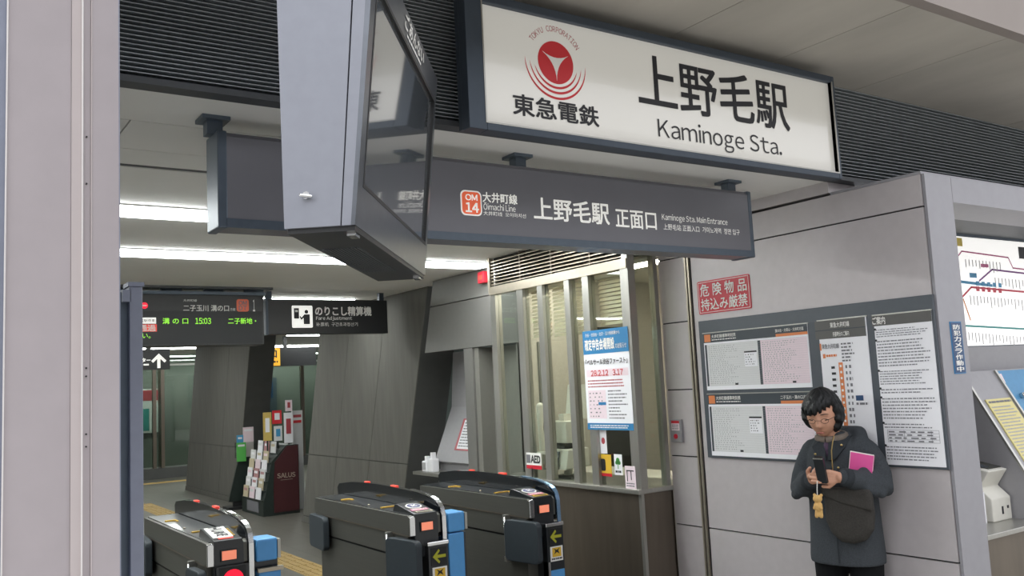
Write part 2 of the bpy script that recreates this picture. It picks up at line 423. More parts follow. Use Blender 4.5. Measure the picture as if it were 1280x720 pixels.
# header wall over the alcove, door wall
wh = struct('wall_inner', (XW, 7, 0))
SL = .32     # lean of the concrete piers, metres of Y per metre of height
fw_ = facing_left(XW)
def yq(z, y0): return y0 - SL*z
for z0, z1 in ((1.985, 2.42), (2.42, ZC)):
    MB().prism(fw_, [(-(8.30-SL*z0)+.004, z0+PG), (-6.05, z0+PG), (-6.05, z1-PG), (-(8.30-SL*z1)+.004, z1-PG)], -.03, 0).build('wall_panel', 'inner_grey', wh)
MB().box(XW+.03, XW+.1, 6.05, 7.5, 1.99, ZC).build('core', 'panel_dark', wh)
MB().box(XW, XW+.5, 6.78, 6.93, 0, 1.985).build('door_post', 'inner_grey', wh)
dr = thing('door_1', None, None, (XW+.2, 6.4, 0), kind='structure')
MB().box(XW+.16, XW+.2, 6.0, 6.78, 0, 1.985).build('door_leaf', 'door_grey', dr)
for y in (6.05, 6.71): MB().box(XW+.02, XW+.16, y, y+.07, 0, 1.985).build('door_frame', 'door_grey', dr)

# concrete piers, leaning
def pier(y0, y1, label, name='concrete_pier'):
    t = thing(name, label, 'column', (4.65, (y0+y1)/2, 0))
    fr = facing_left(4.3)
    def q(ya, yb, za, zb): return [(-(yb-SL*za), za), (-(ya-SL*za), za), (-(ya-SL*zb), zb), (-(yb-SL*zb), zb)]
    MB().prism(fr, q(y0+.004, y1-.004, 0, ZC), -.40, -.012).build('core', 'concrete_dark', t)
    n = max(2, round((y1-y0)/1.0)); st = (y1-y0)/n
    for za, zb in ((0, .09), (.09, .88), (.88, ZC)):
        for k in range(n):
            MB().prism(fr, q(y0+k*st+.004, y0+(k+1)*st-.004, za+.004, zb-.004), -.012, 0 if za else .008).build('concrete_panel', 'concrete_col', t)
    return t
pier(8.70, 11.47, 'broad leaning concrete pier behind the fare adjustment sign')
pier(14.28, 17.40, 'broad leaning concrete pier behind the train departure board')

# far end: glass screens and what stands behind
ge = struct('window_1', (4, 20.6, 0))
for k, x in enumerate((2.6, 3.6, 4.45, 4.62, 5.6, 6.7, 7.8, 9.0)):
    MB().box(x-.035, x+.035, 20.55, 20.65, 0, ZC).build('mullion', 'steel_dark', ge)
xs = (2.6, 3.6, 4.45, 4.62, 5.6, 6.7, 7.8, 9.0)
for a, b_ in zip(xs, xs[1:]): MB().box(a+.03, b_-.03, 20.59, 20.6, .25, ZC).build('pane', 'glass_green', ge)
MB().box(-2.4, 9.3, 20.5, 20.7, 0, .22).build('sill', 'concrete_dark', ge)
MB().box(-2.4, 2.6, 20.5, 20.7, .22, ZC).build('solid_part', 'far_dark', ge)
MB().box(-2.4, 9.3, 20.5, 20.6, 2.42, 2.46).build('transom', 'steel', ge)
tag(MB().box(-3, 10, 21.85, 22, 0, ZC).build('wall_far', 'far_green'), kind='structure')

f9 = facing_street(21.8)
p = thing('platform_poster', 'pale poster with dark red heading on the wall behind the glass screen', 'poster', (4.4, 21.8, .9))
plate(f9, 4.15, 4.85, .95, 1.95, -.02, 0, 'sheet', 'paper_grey', p); plate(f9, 4.15, 4.85, 1.68, 1.92, 0, .004, 'heading', 'logo_maroon', p); plate(f9, 4.35, 4.6, 1.0, 1.5, 0, .004, 'picture', 'map_teal', p)
p = thing('platform_notice', 'dark blue grey notice field on the wall seen between the piers', 'notice', (6.6, 21.8, 1.1))
plate(f9, 6.3, 7.6, 1.1, 2.1, -.02, 0, 'sheet', 'slate', p); plate(f9, 6.4, 7.5, 1.6, 2.0, 0, .004, 'upper_field', 'blue_sign', p)
tag(MB().box(4.70, 4.78, 21.3, 21.38, 0, ZC).build('platform_mullion', 'steel_dark'), 'slim steel upright standing behind the far glass screen', 'post')

# ------------------------------------------------------------------ station name sign
fr = facing_street(2.75)
t = thing('station_name_sign', 'large white station name sign in dark frame with red emblem under the concrete soffit', 'sign', (2.8, 2.84, 2.6))
U0, U1, V0, V1 = 1.70, 3.905, 2.597, 3.132
pu0, pu1, pv0, pv1 = 1.778, 3.882, 2.63, 3.098
MB().box(U0+.01, U1-.01, 2.775, 2.82, V0+.01, V1-.01).build('cabinet', 'frame_blue', t)
for x in (2.2, 3.4): MB().box(x-.04, x+.04, 2.82, YL+.01, 2.75, 3.05).build('wall_bracket', 'frame_blue', t)
b = MB()
b.fbox(fr, U0, pu0, V0, V1, -.03, .022).fbox(fr, pu1, U1, V0, V1, -.03, .022).fbox(fr, pu0, pu1, V0, pv0, -.03, .022).fbox(fr, pu0, pu1, pv1, V1, -.03, .022)
b.build('frame', 'frame_blue', t, bevel=.003)
b = MB(); e = .006
b.fbox(fr, pu0-e, pu0, pv0-e, pv1+e, 0, .024).fbox(fr, pu1, pu1+e, pv0-e, pv1+e, 0, .024).fbox(fr, pu0, pu1, pv0-e, pv0, 0, .024)
b.build('trim_line', 'steel', t)
mat('sign_panel', '#dddbd4', .18, 0, .01, 2, emit=.17, coat=.5)
plate(fr, pu0, pu1, pv0, pv1, -.02, 0, 'panel', 'sign_panel', t)
textpx(fr, '上野毛駅', (799, 128), (986, 150), (799, 131), (816, 70), 'ink', t, .008)
textpx(fr, 'Kaminoge Sta.', (822, 160), (977, 190), (822, 178), (822, 147), 'ink', t)
textpx(fr, '東急電鉄', (641, 130), (748, 150), (644, 143), (644, 117), 'ink', t, .012)
lc = fr.uv(694.5, 78.5); LR = (fr.uv(715, 82)[0]-fr.uv(671, 75)[0])/2
em = MB().prism(fr, [(lc[0]+LR*math.cos(a), lc[1]+LR*math.sin(a)) for a in [2*PI*i/40 for i in range(40)]], .0005, .002).build('emblem_disc', 'logo_red', t)
star = []
for k in range(3):
    a0 = math.radians(150-120*k); star.append((lc[0]+LR*.86*math.cos(a0), lc[1]+LR*.86*math.sin(a0)))
    a1 = math.radians(150-120*k-120); P0 = star[-1]; P1 = (lc[0]+LR*.86*math.cos(a1), lc[1]+LR*.86*math.sin(a1)); am = math.radians(150-120*k-60)
    cm = (lc[0]+LR*.02*math.cos(am), lc[1]+LR*.02*math.sin(am))
    for s_ in (.14, .28, .42, .56, .70, .84):
        star.append(tuple((1-s_)**2*P0[i]+2*s_*(1-s_)*cm[i]+s_*s_*P1[i] for i in (0, 1)))
MB().prism(fr, star[::-1], .002, .003).build('emblem_star', 'white_print', em)
for r_, sp in ((1.22, 78), (1.46, 86), (1.72, 92)):
    b = MB(); N_ = 30; ou = []; inn = []
    for i in range(N_+1):
        a = math.radians(-90-sp+2*sp*i/N_); wd = .11*LR*math.cos((i/N_-.5)*PI)**.7+.003*LR
        ou.append((lc[0]+LR*(r_+.0)*math.cos(a), lc[1]-LR*.02+LR*r_*math.sin(a))); inn.append((lc[0]+(LR*r_-wd)*math.cos(a), lc[1]-LR*.02+(LR*r_-wd)*math.sin(a)))
    for i in range(N_):
        b.poly([fr.p(*inn[i], .001), fr.p(*ou[i], .001), fr.p(*ou[i+1], .001), fr.p(*inn[i+1], .001)])
    b.build('emblem_arc', 'logo_red', em)
word = 'TOKYU CORPORATION'
b = MB()
for i, ch in enumerate(word):
    if ch == ' ': continue
    v, f = glyphs(ch); a = math.radians(144-108*i/(len(word)-1)); cx = (min(p.x for p in v)+max(p.x for p in v))/2; s_ = LR*.36; k0 = len(b.v)
    for p in v:
        x_, y_ = (p.x-cx)*s_*.72, p.y*s_; rr = LR*1.46+y_
        b.v.append(fr.p(lc[0]+rr*math.cos(a)+x_*math.sin(a), lc[1]+rr*math.sin(a)-x_*math.cos(a), .001))
    b.f += [[k0+q for q in ff] for ff in f]
b.build('lettering', 'logo_maroon', t)

# ------------------------------------------------------------------ entrance sign hung from the ceiling
fr = facing_street(3.15)
t = thing('entrance_sign', 'long dark grey hanging entrance sign with orange line badge and white lettering', 'sign', (2.3, 3.2, 2.25))
MB().box(.905, 3.69, 3.155, 3.29, 2.255, 2.60).build('cabinet', 'sign_dark', t, bevel=.004)
MB().fbox(fr, .93, 3.675, 2.285, 2.585, -.01, 0).build('face_panel', 'sign_lit', t)
b = MB(); b.box(.90, .935, 3.148, 3.295, 2.25, 2.605).build('end_cap', 'slate', t, bevel=.006)
MB().box(3.67, 3.70, 3.148, 3.295, 2.25, 2.605).build('end_cap', 'slate', t, bevel=.006)
MB().box(.93, 3.67, 3.146, 3.156, 2.252, 2.285).build('bottom_rail', 'slate', t)
for x in (.905, 2.25, 3.61):
    o = MB().box(x-.028, x+.028, 3.195, 3.245, 2.6, ZC-.012).build('hanger', 'slate', t)
    MB().box(x-.05, x+.05, 3.17, 3.27, ZC-.014, ZC).build('bracket', 'slate', o)
bd = [fr.uv(575, 237), fr.uv(602.5, 268)]
bu0, bu1 = bd[0][0], bd[1][0]; bv1, bv0 = fr.uv(580, 237.5)[1], fr.uv(595, 270)[1]
MB().prism(fr, rrect(bu0, bu1, bv0, bv1, .022), .0, .002).build('badge_rim', 'white_back', t)
bg_ = MB().prism(fr, rrect(bu0+.006, bu1-.006, bv0+.006, bv1-.006, .018), .002, .003).build('badge', 'om_lit', t)
hh = bv1-bv0; ww = bu1-bu0
text(fr, 'OM', bu0+ww*.22, bu0+ww*.78, bv0+hh*.60, bv0+hh*.84, 'white_back', t, .012, .004)
text(fr, '14', bu0+ww*.22, bu0+ww*.82, bv0+hh*.14, bv0+hh*.50, 'white_back', t, .02, .004)
textpx(fr, '大井町線', (603, 248), (646, 250), (604, 252.5), (604, 240), 'white_back', t, .008)
textpx(fr, 'Ōimachi Line', (604, 258), (644, 260), (604, 262), (604, 253), 'white_back', t)
textpx(fr, '大井町线  오이마치선', (604, 266), (657, 270), (604, 269), (604, 263.5), 'white_back', t)
textpx(fr, '上野毛駅', (667, 262), (761, 270), (667, 274), (675, 247), 'white_back', t, .009)
textpx(fr, '正面口', (769, 270), (820, 278), (769, 284), (775, 262), 'white_back', t, .006)
textpx(fr, 'Kaminoge Sta. Main Entrance', (827, 272), (909, 280), (827, 277), (827, 267), 'white_back', t)
textpx(fr, '上野毛站 正面入口  가미노게역  정면 입구', (829, 284), (924, 290), (829, 287), (829, 279.5), 'white_back', t)

# ------------------------------------------------------------------ hanging display box at the entrance
A = Vector((.853, 1.924, 2.04)); hd = math.radians(37.6); HU = Vector((math.sin(hd), math.cos(hd), 0)); HW = Vector((math.cos(hd), -math.sin(hd), 0))
HH, HL = .70, 1.02
TF, TB = .065, -.012       # forward lean of the screen side, back lean of the rear
def mp(u, w_, z):
    k = (w_+.165)/.165
    return A + HU*u + HW*(w_ + (TF*k+TB*(1-k))*z/HH) + Vector((0, 0, z))
def mbox(b, u0, u1, w0, w1, z0, z1):
    return b.hexa([mp(u0, w1, z0), mp(u1, w1, z0), mp(u1, w0, z0), mp(u0, w0, z0), mp(u0, w1, z1), mp(u1, w1, z1), mp(u1, w0, z1), mp(u0, w0, z1)])
t = thing('hanging_display', 'lavender grey hanging display box with dark screen angled over the entrance', 'display', A + HU*.5 - HW*.08)
mbox(MB(), 0, HL, -.155, -.021, 0, HH).build('housing', 'lavender', t)
fb = MB()
mbox(fb, 0, HL, -.018, .004, .0, HH)
fo = fb.build('front_frame', 'lavender', t)
b = MB()
mbox(b, .0, HL, .004, .014, 0, .10); mbox(b, 0, HL, .004, .014, .615, HH); mbox(b, 0, .05, .004, .014, .10, .615); mbox(b, .985, HL, .004, .014, .10, .615)
b.build('bezel', 'bezel', t)
b = MB(); mbox(b, .05, .985, .0, .008, .10, .615); b.build('screen', 'screen_grey_reflect', t)
b = MB(); mbox(b, .05, .985, .008, .015, .10, .11); mbox(b, .05, .985, .008, .015, .605, .615); mbox(b, .05, .06, .008, .015, .11, .605); mbox(b, .975, .985, .008, .015, .11, .605); b.build('screen_rim', 'sign_black', t)
b = MB(); mbox(b, .01, HL-.01, -.15, .012, -.012, 0); bo = b.build('underside', 'sign_black', t)
for k in range(12):
    b = MB(); mbox(b, .25, .75, -.14+k*.009, -.136+k*.009, -.015, -.011); b.build('vent_bar', 'rim_grey', bo)
for u in (.03, .93):
    b = MB(); mbox(b, u, u+.05, -.012, .008, -.02, -.012); b.build('latch', 'chrome', t)
p0 = mp(0, -.1, .075)
lk = MB().tube([p0, p0-HU*.012], .009, 14).build('lock', 'chrome', t)
MB().capsule([p0-HU*.014-HW*.012, p0-HU*.014+HW*.012+Vector((0, 0, -.004))], .0045, 8).build('handle', 'chrome', lk)
tv = (mp(0, .015, HH)-mp(0, .015, 0)).normalized(); frm = Fr(mp(0, .015, 0), HU, tv); 
text(frm, 'ごあんない', .40, .72, .645, .69, 'white_print', t, .01, .001)
dashes(frm, .44, .68, .628, .638, 1, 'white_print', t, .001, .8, .02, .04, .006, 0)
hp = A + HU*.6 - HW*.09
MB().box(hp.x-.04, hp.x+.04, hp.y-.04, hp.y+.04, 2.04+HH-.01, ZS+.01).build('hanger_post', 'lavender', t)

# ------------------------------------------------------------------ left jamb pillar and post
t = thing('entrance_pillar', 'tall pinkish beige metal clad pillar with vertical seams beside the entrance', 'pillar', (.1, 2.6, 0))
f2 = facing_street(2.4)
def X24(x): return f2.uv(x, 400)[0]
MB().box(-1.2, .43, 2.41, 2.92, 0, ZS).build('core', 'panel_dark', t)
plate(f2, -1.2, X24(4), 0, ZS, -.01, .0, 'cladding_panel', 'post_blue', t)
plate(f2, X24(4), X24(6), 0, ZS, -.01, .006, 'edge_strip', 'pillar_glint', t)
plate(f2, X24(6), X24(88), 0, ZS, -.01, .0, 'cladding_panel', 'pillar_beige', t)
plate(f2, X24(88.3), X24(101), 0, ZS, -.01, .004, 'cladding_strip', 'pillar_pale', t)  # paler colour carries the highlight on this strip
plate(f2, X24(101), X24(103), 0, ZS, -.01, .008, 'edge_strip', 'pillar_glint', t)
plate(f2, X24(103), X24(113), 0, ZS, -.01, -.003, 'cladding_strip', 'pillar_beige', t)
plate(f2, X24(113.3), X24(115), 0, ZS, -.01, .002, 'edge_strip', 'pillar_pale', t)
plate(f2, X24(115.3), X24(149), 0, ZS, -.01, .0, 'cladding_panel', 'pillar_beige', t)
plate(f2, X24(149), X24(150.5), 0, ZS, -.5, .0, 'jamb_edge', 'post_blue', t)
for z in (1.55, 1.58, 1.72, 1.74, 2.2, 2.32):
    MB().tube([f2.p(X24(108), z, -.004), f2.p(X24(108), z, 0)], .0022, 8).build('rivet', 'panel_dark', t)
t = thing('gate_post', 'slim blue grey square metal post with cap beside the entrance pillar', 'post', (.545, 2.76, 0))
MB().box(.526, .562, 2.74, 2.80, 0, 1.985).build('tube', 'post_blue', t, bevel=.002)
MB().box(.522, .566, 2.735, 2.81, 1.985, 1.997).build('cap', 'post_blue', t)
MB().box(.505, .526, 2.765, 2.80, 0, 1.97).build('post_shade_strip', 'slate', t)  # darker strip stands in for the shaded left side of the post
MB().box(.508, .530, 2.74, 2.79, 1.94, 1.975).build('bracket', 'post_blue', t)

# ------------------------------------------------------------------ lamps in the ceiling
def strip(x0, x1, y, label, wd=.13):
    t = thing('strip_lamp', label, 'lamp', ((x0+x1)/2, y, ZC-.012))
    MB().box(x0, x1, y-wd, y+wd, ZC-.008, ZC).build('lamp_tray', 'lamp_body', t)
    MB().box(x0+.01, x1-.01, y-wd+.01, y+wd-.01, ZC-.022, ZC-.008).build('diffuser', 'lamp_white', t)
strip(-2.2, 3.82, 4.95, 'long white ceiling strip lamp next behind the hanging entrance sign')
strip(-2.2, 4.05, 6.35, 'long white ceiling strip lamp above the ticket gates')
strip(2.95, 4.05, 9.13, 'short white ceiling strip lamp right behind the fare adjustment sign', .12)
strip(-2.2, 3.9, 11.4, 'added long white fill lamp over the hall behind the departure board')  # fill lamp added to brighten the fronts of the leaning piers
strip(-2.2, 3.5, 14.6, 'added long white fill lamp beyond the black up arrow sign')  # another added fill lamp, lifting the deep part of the hall
strip(3.2, 7.4, 17.9, 'white ceiling strip lamp deep in the hall by the glass screen', .2)
strip(2.7, 9.0, 21.2, 'white ceiling strip lamp behind the far glass screen', .12)
strip(5.3, 8.8, 14.6, 'white ceiling strip lamp above the yellow exit sign', .1)

# ------------------------------------------------------------------ hanging signs inside
fr = facing_street(8.3)
t = thing('departure_board', 'black train departure board with green dot lettering hung from the ceiling', 'departure board', (2.2, 8.4, 2.13))
MB().box(1.35, 2.785, 8.305, 8.55, 2.135, 2.60).build('case', 'sign_black', t, bevel=.004)
MB().box(1.35, 2.80, 8.29, 8.56, 2.60, 2.63).build('top_rail', 'slate', t)
for k in range(4): MB().box(1.5+k*.38, 1.68+k*.38, 8.40, 8.44, 2.63, ZC).build('hanger', 'slate', t)
plate(fr, 1.37, 2.765, 2.455, 2.595, -.01, .002, 'header_panel', 'sign_black', t)
plate(fr, 1.37, 2.765, 2.15, 2.445, -.01, .001, 'dot_screen', 'screen_black', t)
textpx(fr, '大井町線', (229, 376), (246, 377), (229, 377), (229, 374), 'white_print', t, n=.004)
textpx(fr, '二子玉川 溝の口', (229, 385), (286, 386), (229, 389), (229, 381), 'white_print', t, .005, .004)
textpx(fr, '方面', (287.5, 387), (294, 387), (288, 388.5), (288, 385), 'white_print', t, n=.004)
textpx(fr, '1', (316, 380), (318.5, 380), (316, 389), (316, 375), 'white_print', t, .01, .004)
u0, v1_ = fr.uv(295.5, 374); u1, v0_ = fr.uv(311, 389.5)
MB().prism(fr, rrect(u0, u1, v0_, v1_, .02), .002, .004).build('badge', 'om_orange', t)
text(fr, 'OM', u0+.02, u1-.02, v0_+.06, v1_-.015, 'sign_dark', t, .01, .006); text(fr, 'DT', u0+.02, u1-.02, v0_+.012, v1_-.062, 'sign_dark', t, .01, .006)
for s_, x0, x1 in (('溝 の 口', 203, 235), ('15:03', 244, 263.5), ('二子新地・', 285, 320)):
    textpx(fr, s_, (x0, 400), (x1, 400), (x0, 405), (x0, 397.5), 'led_green', t, .004, .004)
u0, v1_ = fr.uv(172, 397); u1, v0_ = fr.uv(195, 404.5)
plate(fr, u0, u1, v0_, v1_, .002, .003, 'service_tag', 'white_glow', t); text(fr, '各駅停車', u0+.02, u1-.01, v0_+.012, v1_-.012, 'ink', t, 0, .005)
u0, v1_ = fr.uv(168, 405.5); u1, v0_ = fr.uv(196, 414.5)
plate(fr, u0, u1, v0_, v1_, .002, .003, 'service_tag', 'led_red', t); text(fr, '通過', u0+.035, u1-.01, v0_+.004, v1_-.004, 'white_print', t, .01, .005)
textpx(fr, 'い。', (178, 420), (188, 420), (178, 423), (178, 417), 'led_green', t, n=.004)
u0, v0_ = fr.uv(180.5, 382)
MB().prism(fr, [(u0+.028*math.cos(a), v0_+.028*math.sin(a)) for a in [2*PI*i/20 for i in range(20)]], .002, .004).build('no_entry_disc', 'led_red_deep', t)
plate(fr, u0-.018, u0+.018, v0_-.005, v0_+.005, .004, .005, 'no_entry_bar', 'white_print', t)

fr = facing_street(8.45)
t = thing('fare_sign', 'black hanging fare adjustment sign with white pictogram at the leaning pier', 'sign', (3.5, 8.5, 2.24))
MB().box(2.86, 4.15, 8.455, 8.56, 2.24, 2.585).build('cabinet', 'sign_black', t, bevel=.004)
MB().box(2.85, 2.875, 8.44, 8.57, 2.235, 2.59).build('end_cap', 'frame_blue', t)
for x in (2.90, 4.10): MB().box(x-.025, x+.025, 8.48, 8.53, 2.58, ZC).build('hanger', 'frame_blue', t)
u0, v1_ = fr.uv(364.5, 382); u1, v0_ = fr.uv(391, 409.5); sz = u1-u0
pc = MB().prism(fr, rrect(u0, u1, v0_, v1_, .012), 0, .002).build('pictogram_plate', 'white_glow', t)
plate(fr, u0+sz*.10, u0+sz*.34, v0_+sz*.42, v1_-sz*.12, .002, .004, 'machine_mark', 'ink', pc)
plate(fr, u0+sz*.15, u0+sz*.29, v0_+sz*.72, v0_+sz*.82, .004, .005, 'machine_slot', 'white_print', pc)
b = MB(); hc = (u0+sz*.70, v0_+sz*.74)
b.prism(fr, [(hc[0]+sz*.09*math.cos(a), hc[1]+sz*.09*math.sin(a)) for a in [2*PI*i/16 for i in range(16)]], .002, .004)
b.prism(fr, [(u0+sz*.56, v0_+sz*.16), (u0+sz*.86, v0_+sz*.16), (u0+sz*.86, v0_+sz*.62), (u0+sz*.60, v0_+sz*.62), (u0+sz*.46, v0_+sz*.46), (u0+sz*.40, v0_+sz*.55), (u0+sz*.36, v0_+sz*.50), (u0+sz*.45, v0_+sz*.36), (u0+sz*.56, v0_+sz*.46)], .002, .004)
b.build('person_mark', 'ink', pc)
textpx(fr, 'のりこし精算機', (394, 388), (464, 390), (394, 394.5), (394, 383), 'white_print', t, .018)
textpx(fr, 'Fare Adjustment', (395, 398), (440, 398), (395, 401), (395, 395.5), 'white_print', t, .008)
textpx(fr, '补票机  구간초과정산기', (395, 405), (447, 406), (395, 408), (395, 403), 'white_print', t)

fr = facing_street(13.0)
t = thing('elevator_sign', 'black hanging sign with white up arrow before the glass screen', 'sign', (2.6, 13.05, 2.09))
MB().box(1.9, 3.02, 13.0, 13.1, 2.09, 2.37).build('cabinet', 'sign_black', t)
for x in (2.13, 2.75): MB().box(x-.03, x+.03, 13.03, 13.07, 2.37, ZC).build('hanger', 'sign_black', t)
textpx(fr, 'ーター', (171, 451), (188, 450), (171, 453), (171, 448), 'white_glow', t, .02)
dashes(fr, fr.uv(172, 456)[0], fr.uv(186, 456)[0], fr.uv(180, 457.5)[1], fr.uv(180, 455)[1], 1, 'white_glow', t, .002, .8, .05, .08, .01, 0)
ax_, ay_ = fr.uv(198.5, 451)
MB().prism(fr, [(ax_-.02, ay_-.10), (ax_+.02, ay_-.10), (ax_+.02, ay_+.03), (ax_+.075, ay_-.025), (ax_+.10, ay_+.0), (ax_, ay_+.10), (ax_-.10, ay_+.0), (ax_-.075, ay_-.025), (ax_-.02, ay_+.03)], .0, .003).build('arrow', 'white_glow', t)

fr = facing_street(15.0)
t = thing('exit_sign', 'dark hanging sign with yellow exit panel between the leaning piers', 'sign', (5.3, 15.05, 2.15))
MB().box(5.07, 5.95, 15.0, 15.1, 2.15, 2.47).build('cabinet', 'sign_black', t)
MB().box(5.38, 5.44, 15.03, 15.07, 2.47, ZC).build('hanger', 'sign_black', t)
plate(fr, 5.08, 5.30, 2.16, 2.46, 0, .003, 'yellow_panel', 'yellow_lit', t)
text(fr, '口', 5.12, 5.24, 2.30, 2.42, 'ink', t, .02, .005); dashes(fr, 5.11, 5.26, 2.20, 2.25, 1, 'ink', t, .005, .6, .04, .08, .02, 0)

# ------------------------------------------------------------------ tactile paving (ridged yellow blocks)
def tactile(label, x0, y0, n, dx, dy):
    t = thing('tactile_path', label, 'paving', (x0, y0, 0)); b = MB().box(x0-.147, x0+.147, y0-.147, y0+.147, .0, .003)
    for k in range(4):
        c = -.105+k*.07
        if dy: b.box(x0+c-.015, x0+c+.015, y0-.13, y0+.13, .003, .008)
        else: b.box(x0-.13, x0+.13, y0+c-.015, y0+c+.015, .003, .008)
    o = b.build('block', 'tactile_yellow', t)
    for k in range(1, n): share(o, t, (dx*k, dy*k, 0))
tactile('yellow ridged tactile path running straight in through the ticket gates', 3.20, 6.3, 32, 0, .3)
tactile('yellow tactile line crossing in front of the glass screen', 2.9, 19.5, 15, .3, 0)

# ------------------------------------------------------------------ automatic ticket gates
def gate(X, label, kind, blue):
    Y = 4.43
    t = thing('ticket_gate', label, 'ticket gate', (X+.1, Y+.7, 0), 'automatic ticket gates')
    L = lambda x, y, z: Vector((X+x, Y+y, z))
    def bx(x0, x1, y0, y1, z0, z1, name, m_, par=t, bev=0): return MB().box(X+x0, X+x1, Y+y0, Y+y1, z0, z1).build(name, m_, par, bev)
    fs = Fr((X, Y, 0), (0, -1, 0)); ff = Fr((X, Y, 0), (1, 0, 0))
    bx(.015, .19, .06, 1.30, 0, .725, 'lower_body', 'gate_body')
    bx(.02, .19, .07, 1.28, .725, .74, 'seam', 'black_void')
    bx(.008, .195, .04, 1.33, .74, .855, 'middle_body', 'gate_body')
    MB().prism(fs, [(-1.36, .865), (.0, .862), (.0, .955), (-.02, .966), (-1.36, .962)], -.19, 0).build('upper_body', 'gate_body', t)
    bx(.0, .19, .02, 1.34, .855, .863, 'seam', 'steel_dark')
    bx(.018, .185, .04, 1.345, .962, .969, 'deck', 'gate_black')
    # rounded steel nose at the corner and black front
    MB().prism(ff, [(-.003, .86), (.03, .86), (.03, .955), (.022, .968), (-.003, .962)], 0, .012).build('corner_cap', 'chrome', t, bevel=.003)
    MB().prism(ff, [(.03, .745), (.172, .745), (.172, .955), (.165, .972), (.03, .968)], -.02, .006).build('front_panel', 'gate_black', t)
    bx(.06, .14, -.014, -.004, .878, .93, 'bezel', 'sign_black'); bx(.066, .134, -.017, -.012, .884, .926, 'display', 'led_orange')
    MB().prism(fs, [(-.26, .968), (.005, .962), (.005, .976), (-.215, 1.012), (-.235, 1.010)], -.165, -.03).build('reader_hump', 'gate_black', t, bevel=.003)
    # deck graphics lie on the sloping top
    fd = Fr((X, Y, .9745), (1, 0, 0), (0, 1, 0))
    fh = Fr((X, Y+.045, .985), (1, 0, 0), (0, 1, .165))
    if kind == 'ic':
        wp = plate(fh, .04, .135, -.01, .16, 0, .003, 'ic_plate', 'white_print', t)
        for k, ch in enumerate('用専CI'): text(fh, ch, .058, .116, .002+k*.039, .032+k*.039, 'ink', wp, .012, .0045)
        for k in range(5): plate(fh, .137, .146, k*.026, k*.026+.013, .001, .004, 'warning_stripe', 'yellow_mark', t)
        plate(fh, .06, .13, -.032, -.014, .0, .002, 'red_display', 'led_red', t)
        plate(fh, .065, .125, -.016, -.012, .0, .003, 'white_line', 'white_print', t)
    else:
        ds = MB().prism(fh, [(.095+.046*math.cos(a), .085+.046*math.sin(a)) for a in [2*PI*i/28 for i in range(28)]], .0, .003).build('reader_ring', 'white_print', t)
        MB().prism(fh, [(.095+.038*math.cos(a), .085+.038*math.sin(a)) for a in [2*PI*i/28 for i in range(28)]], .003, .004).build('reader_pad', 'violet_mark', ds)
        text(fh, 'IC', .078, .112, .070, .100, 'white_print', ds, .03, .005)
        plate(fh, .045, .145, .0, .03, 0, .002, 'pink_label', 'pink_mark', t)
        dashes(fh, .05, .14, .004, .026, 2, 'white_print', t, .003, .5, .008, .02, .004, 0)
        plate(fh, .05, .15, -.04, -.01, .0, .003, 'ticket_slot', 'steel_warm' if kind != 'wide' else 'yellow_mark', t)
        plate(fh, .06, .14, -.03, -.022, .003, .005, 'slot_mouth', 'ink', t)
    for y_, l_ in ((.42, .10), (1.0, .06)):
        plate(fd, .04, .04+l_, y_, y_+.02, -.006, .0, 'deck_mark', 'yellow_mark', t)
        plate(fd, .04+l_-.008, .04+l_, y_-.05, y_, -.006, 0, 'deck_mark', 'yellow_mark', t)
    MB().ball(L(.05, .62, .972), (.008, .008, .005), 10, 6).build('sensor', 'steel_warm', t, smooth=True)
    # dark guard along the right edge with a bright edge strip round its front
    prof = [(1.42, .955), (1.43, 1.01), (1.40, 1.035), (1.2, 1.058), (.95, 1.068), (.65, 1.068), (.40, 1.06), (.18, 1.045), (.06, 1.02), (.02, .99), (.004, .95), (.0, .86), (.02, .83), (.3, .95)]
    MB().prism(fs, [(-y_, z_) for y_, z_ in prof], -.222, -.192).build('guard', 'gate_guard', t)
    eg = [(.36, 1.060), (.26, 1.055), (.18, 1.047), (.11, 1.036), (.06, 1.022), (.03, 1.007), (.012, .988), (.002, .968), (-.004, .945), (-.006, .86), (-.004, .70)]
    if not blue: eg += [(.02, .45), (.05, .05)]
    b = MB(); rg = []
    for k, (y_, z_) in enumerate(eg):
        a_, c_ = eg[max(0, k-1)], eg[min(len(eg)-1, k+1)]; tx, tz = c_[0]-a_[0], c_[1]-a_[1]; l_ = math.hypot(tx, tz); nx, nz = tz/l_, -tx/l_
        rg.append([L(.196, y_, z_), L(.196, y_+nx*.008, z_+nz*.008 if nz > 0 else z_+nz*.008), L(.220, y_+nx*.008, z_+nz*.008), L(.220, y_, z_)])
    b.loft(rg).build('edge_strip', 'chrome' if blue else 'chrome_blue_reflect', t)
    if not blue:
        b = MB(); rg = [[p + Vector((.0, -.0015, .002)) for p in r[1:3]] for r in rg]
    for y_, l_ in ((.55, .07), (.95, .05)):
        MB().box(X+.195, X+.219, Y+y_, Y+y_+l_, 1.06, 1.074).build('lamp', 'led_red', t, bevel=.003)
    # swing flaps, black padded, with bright hinge rods
    def flap(p0, p1, z0, z1):
        d = Vector((p1[0]-p0[0], p1[1]-p0[1], 0)); fr_ = Fr(L(p0[0], p0[1], 0), d); fr_.N = -fr_.N if fr_.N.x > 0 else fr_.N
        b = MB(); n_ = d.length; pts = rrect(0, n_, z0, z1, .035)
        o = b.prism(fr_, pts, -.02, .02).build('flap', 'gate_pad', t, bevel=.006)
        return o
    fo_ = flap((-.03, .21), (.015, -.075) if kind != 'ic' else (-.02, .0), .60, .842)
    MB().tube([L(-.026, .225, .60), L(-.026, .225, .85)], .009, 10).build('hinge_rod', 'chrome', fo_, smooth=True)
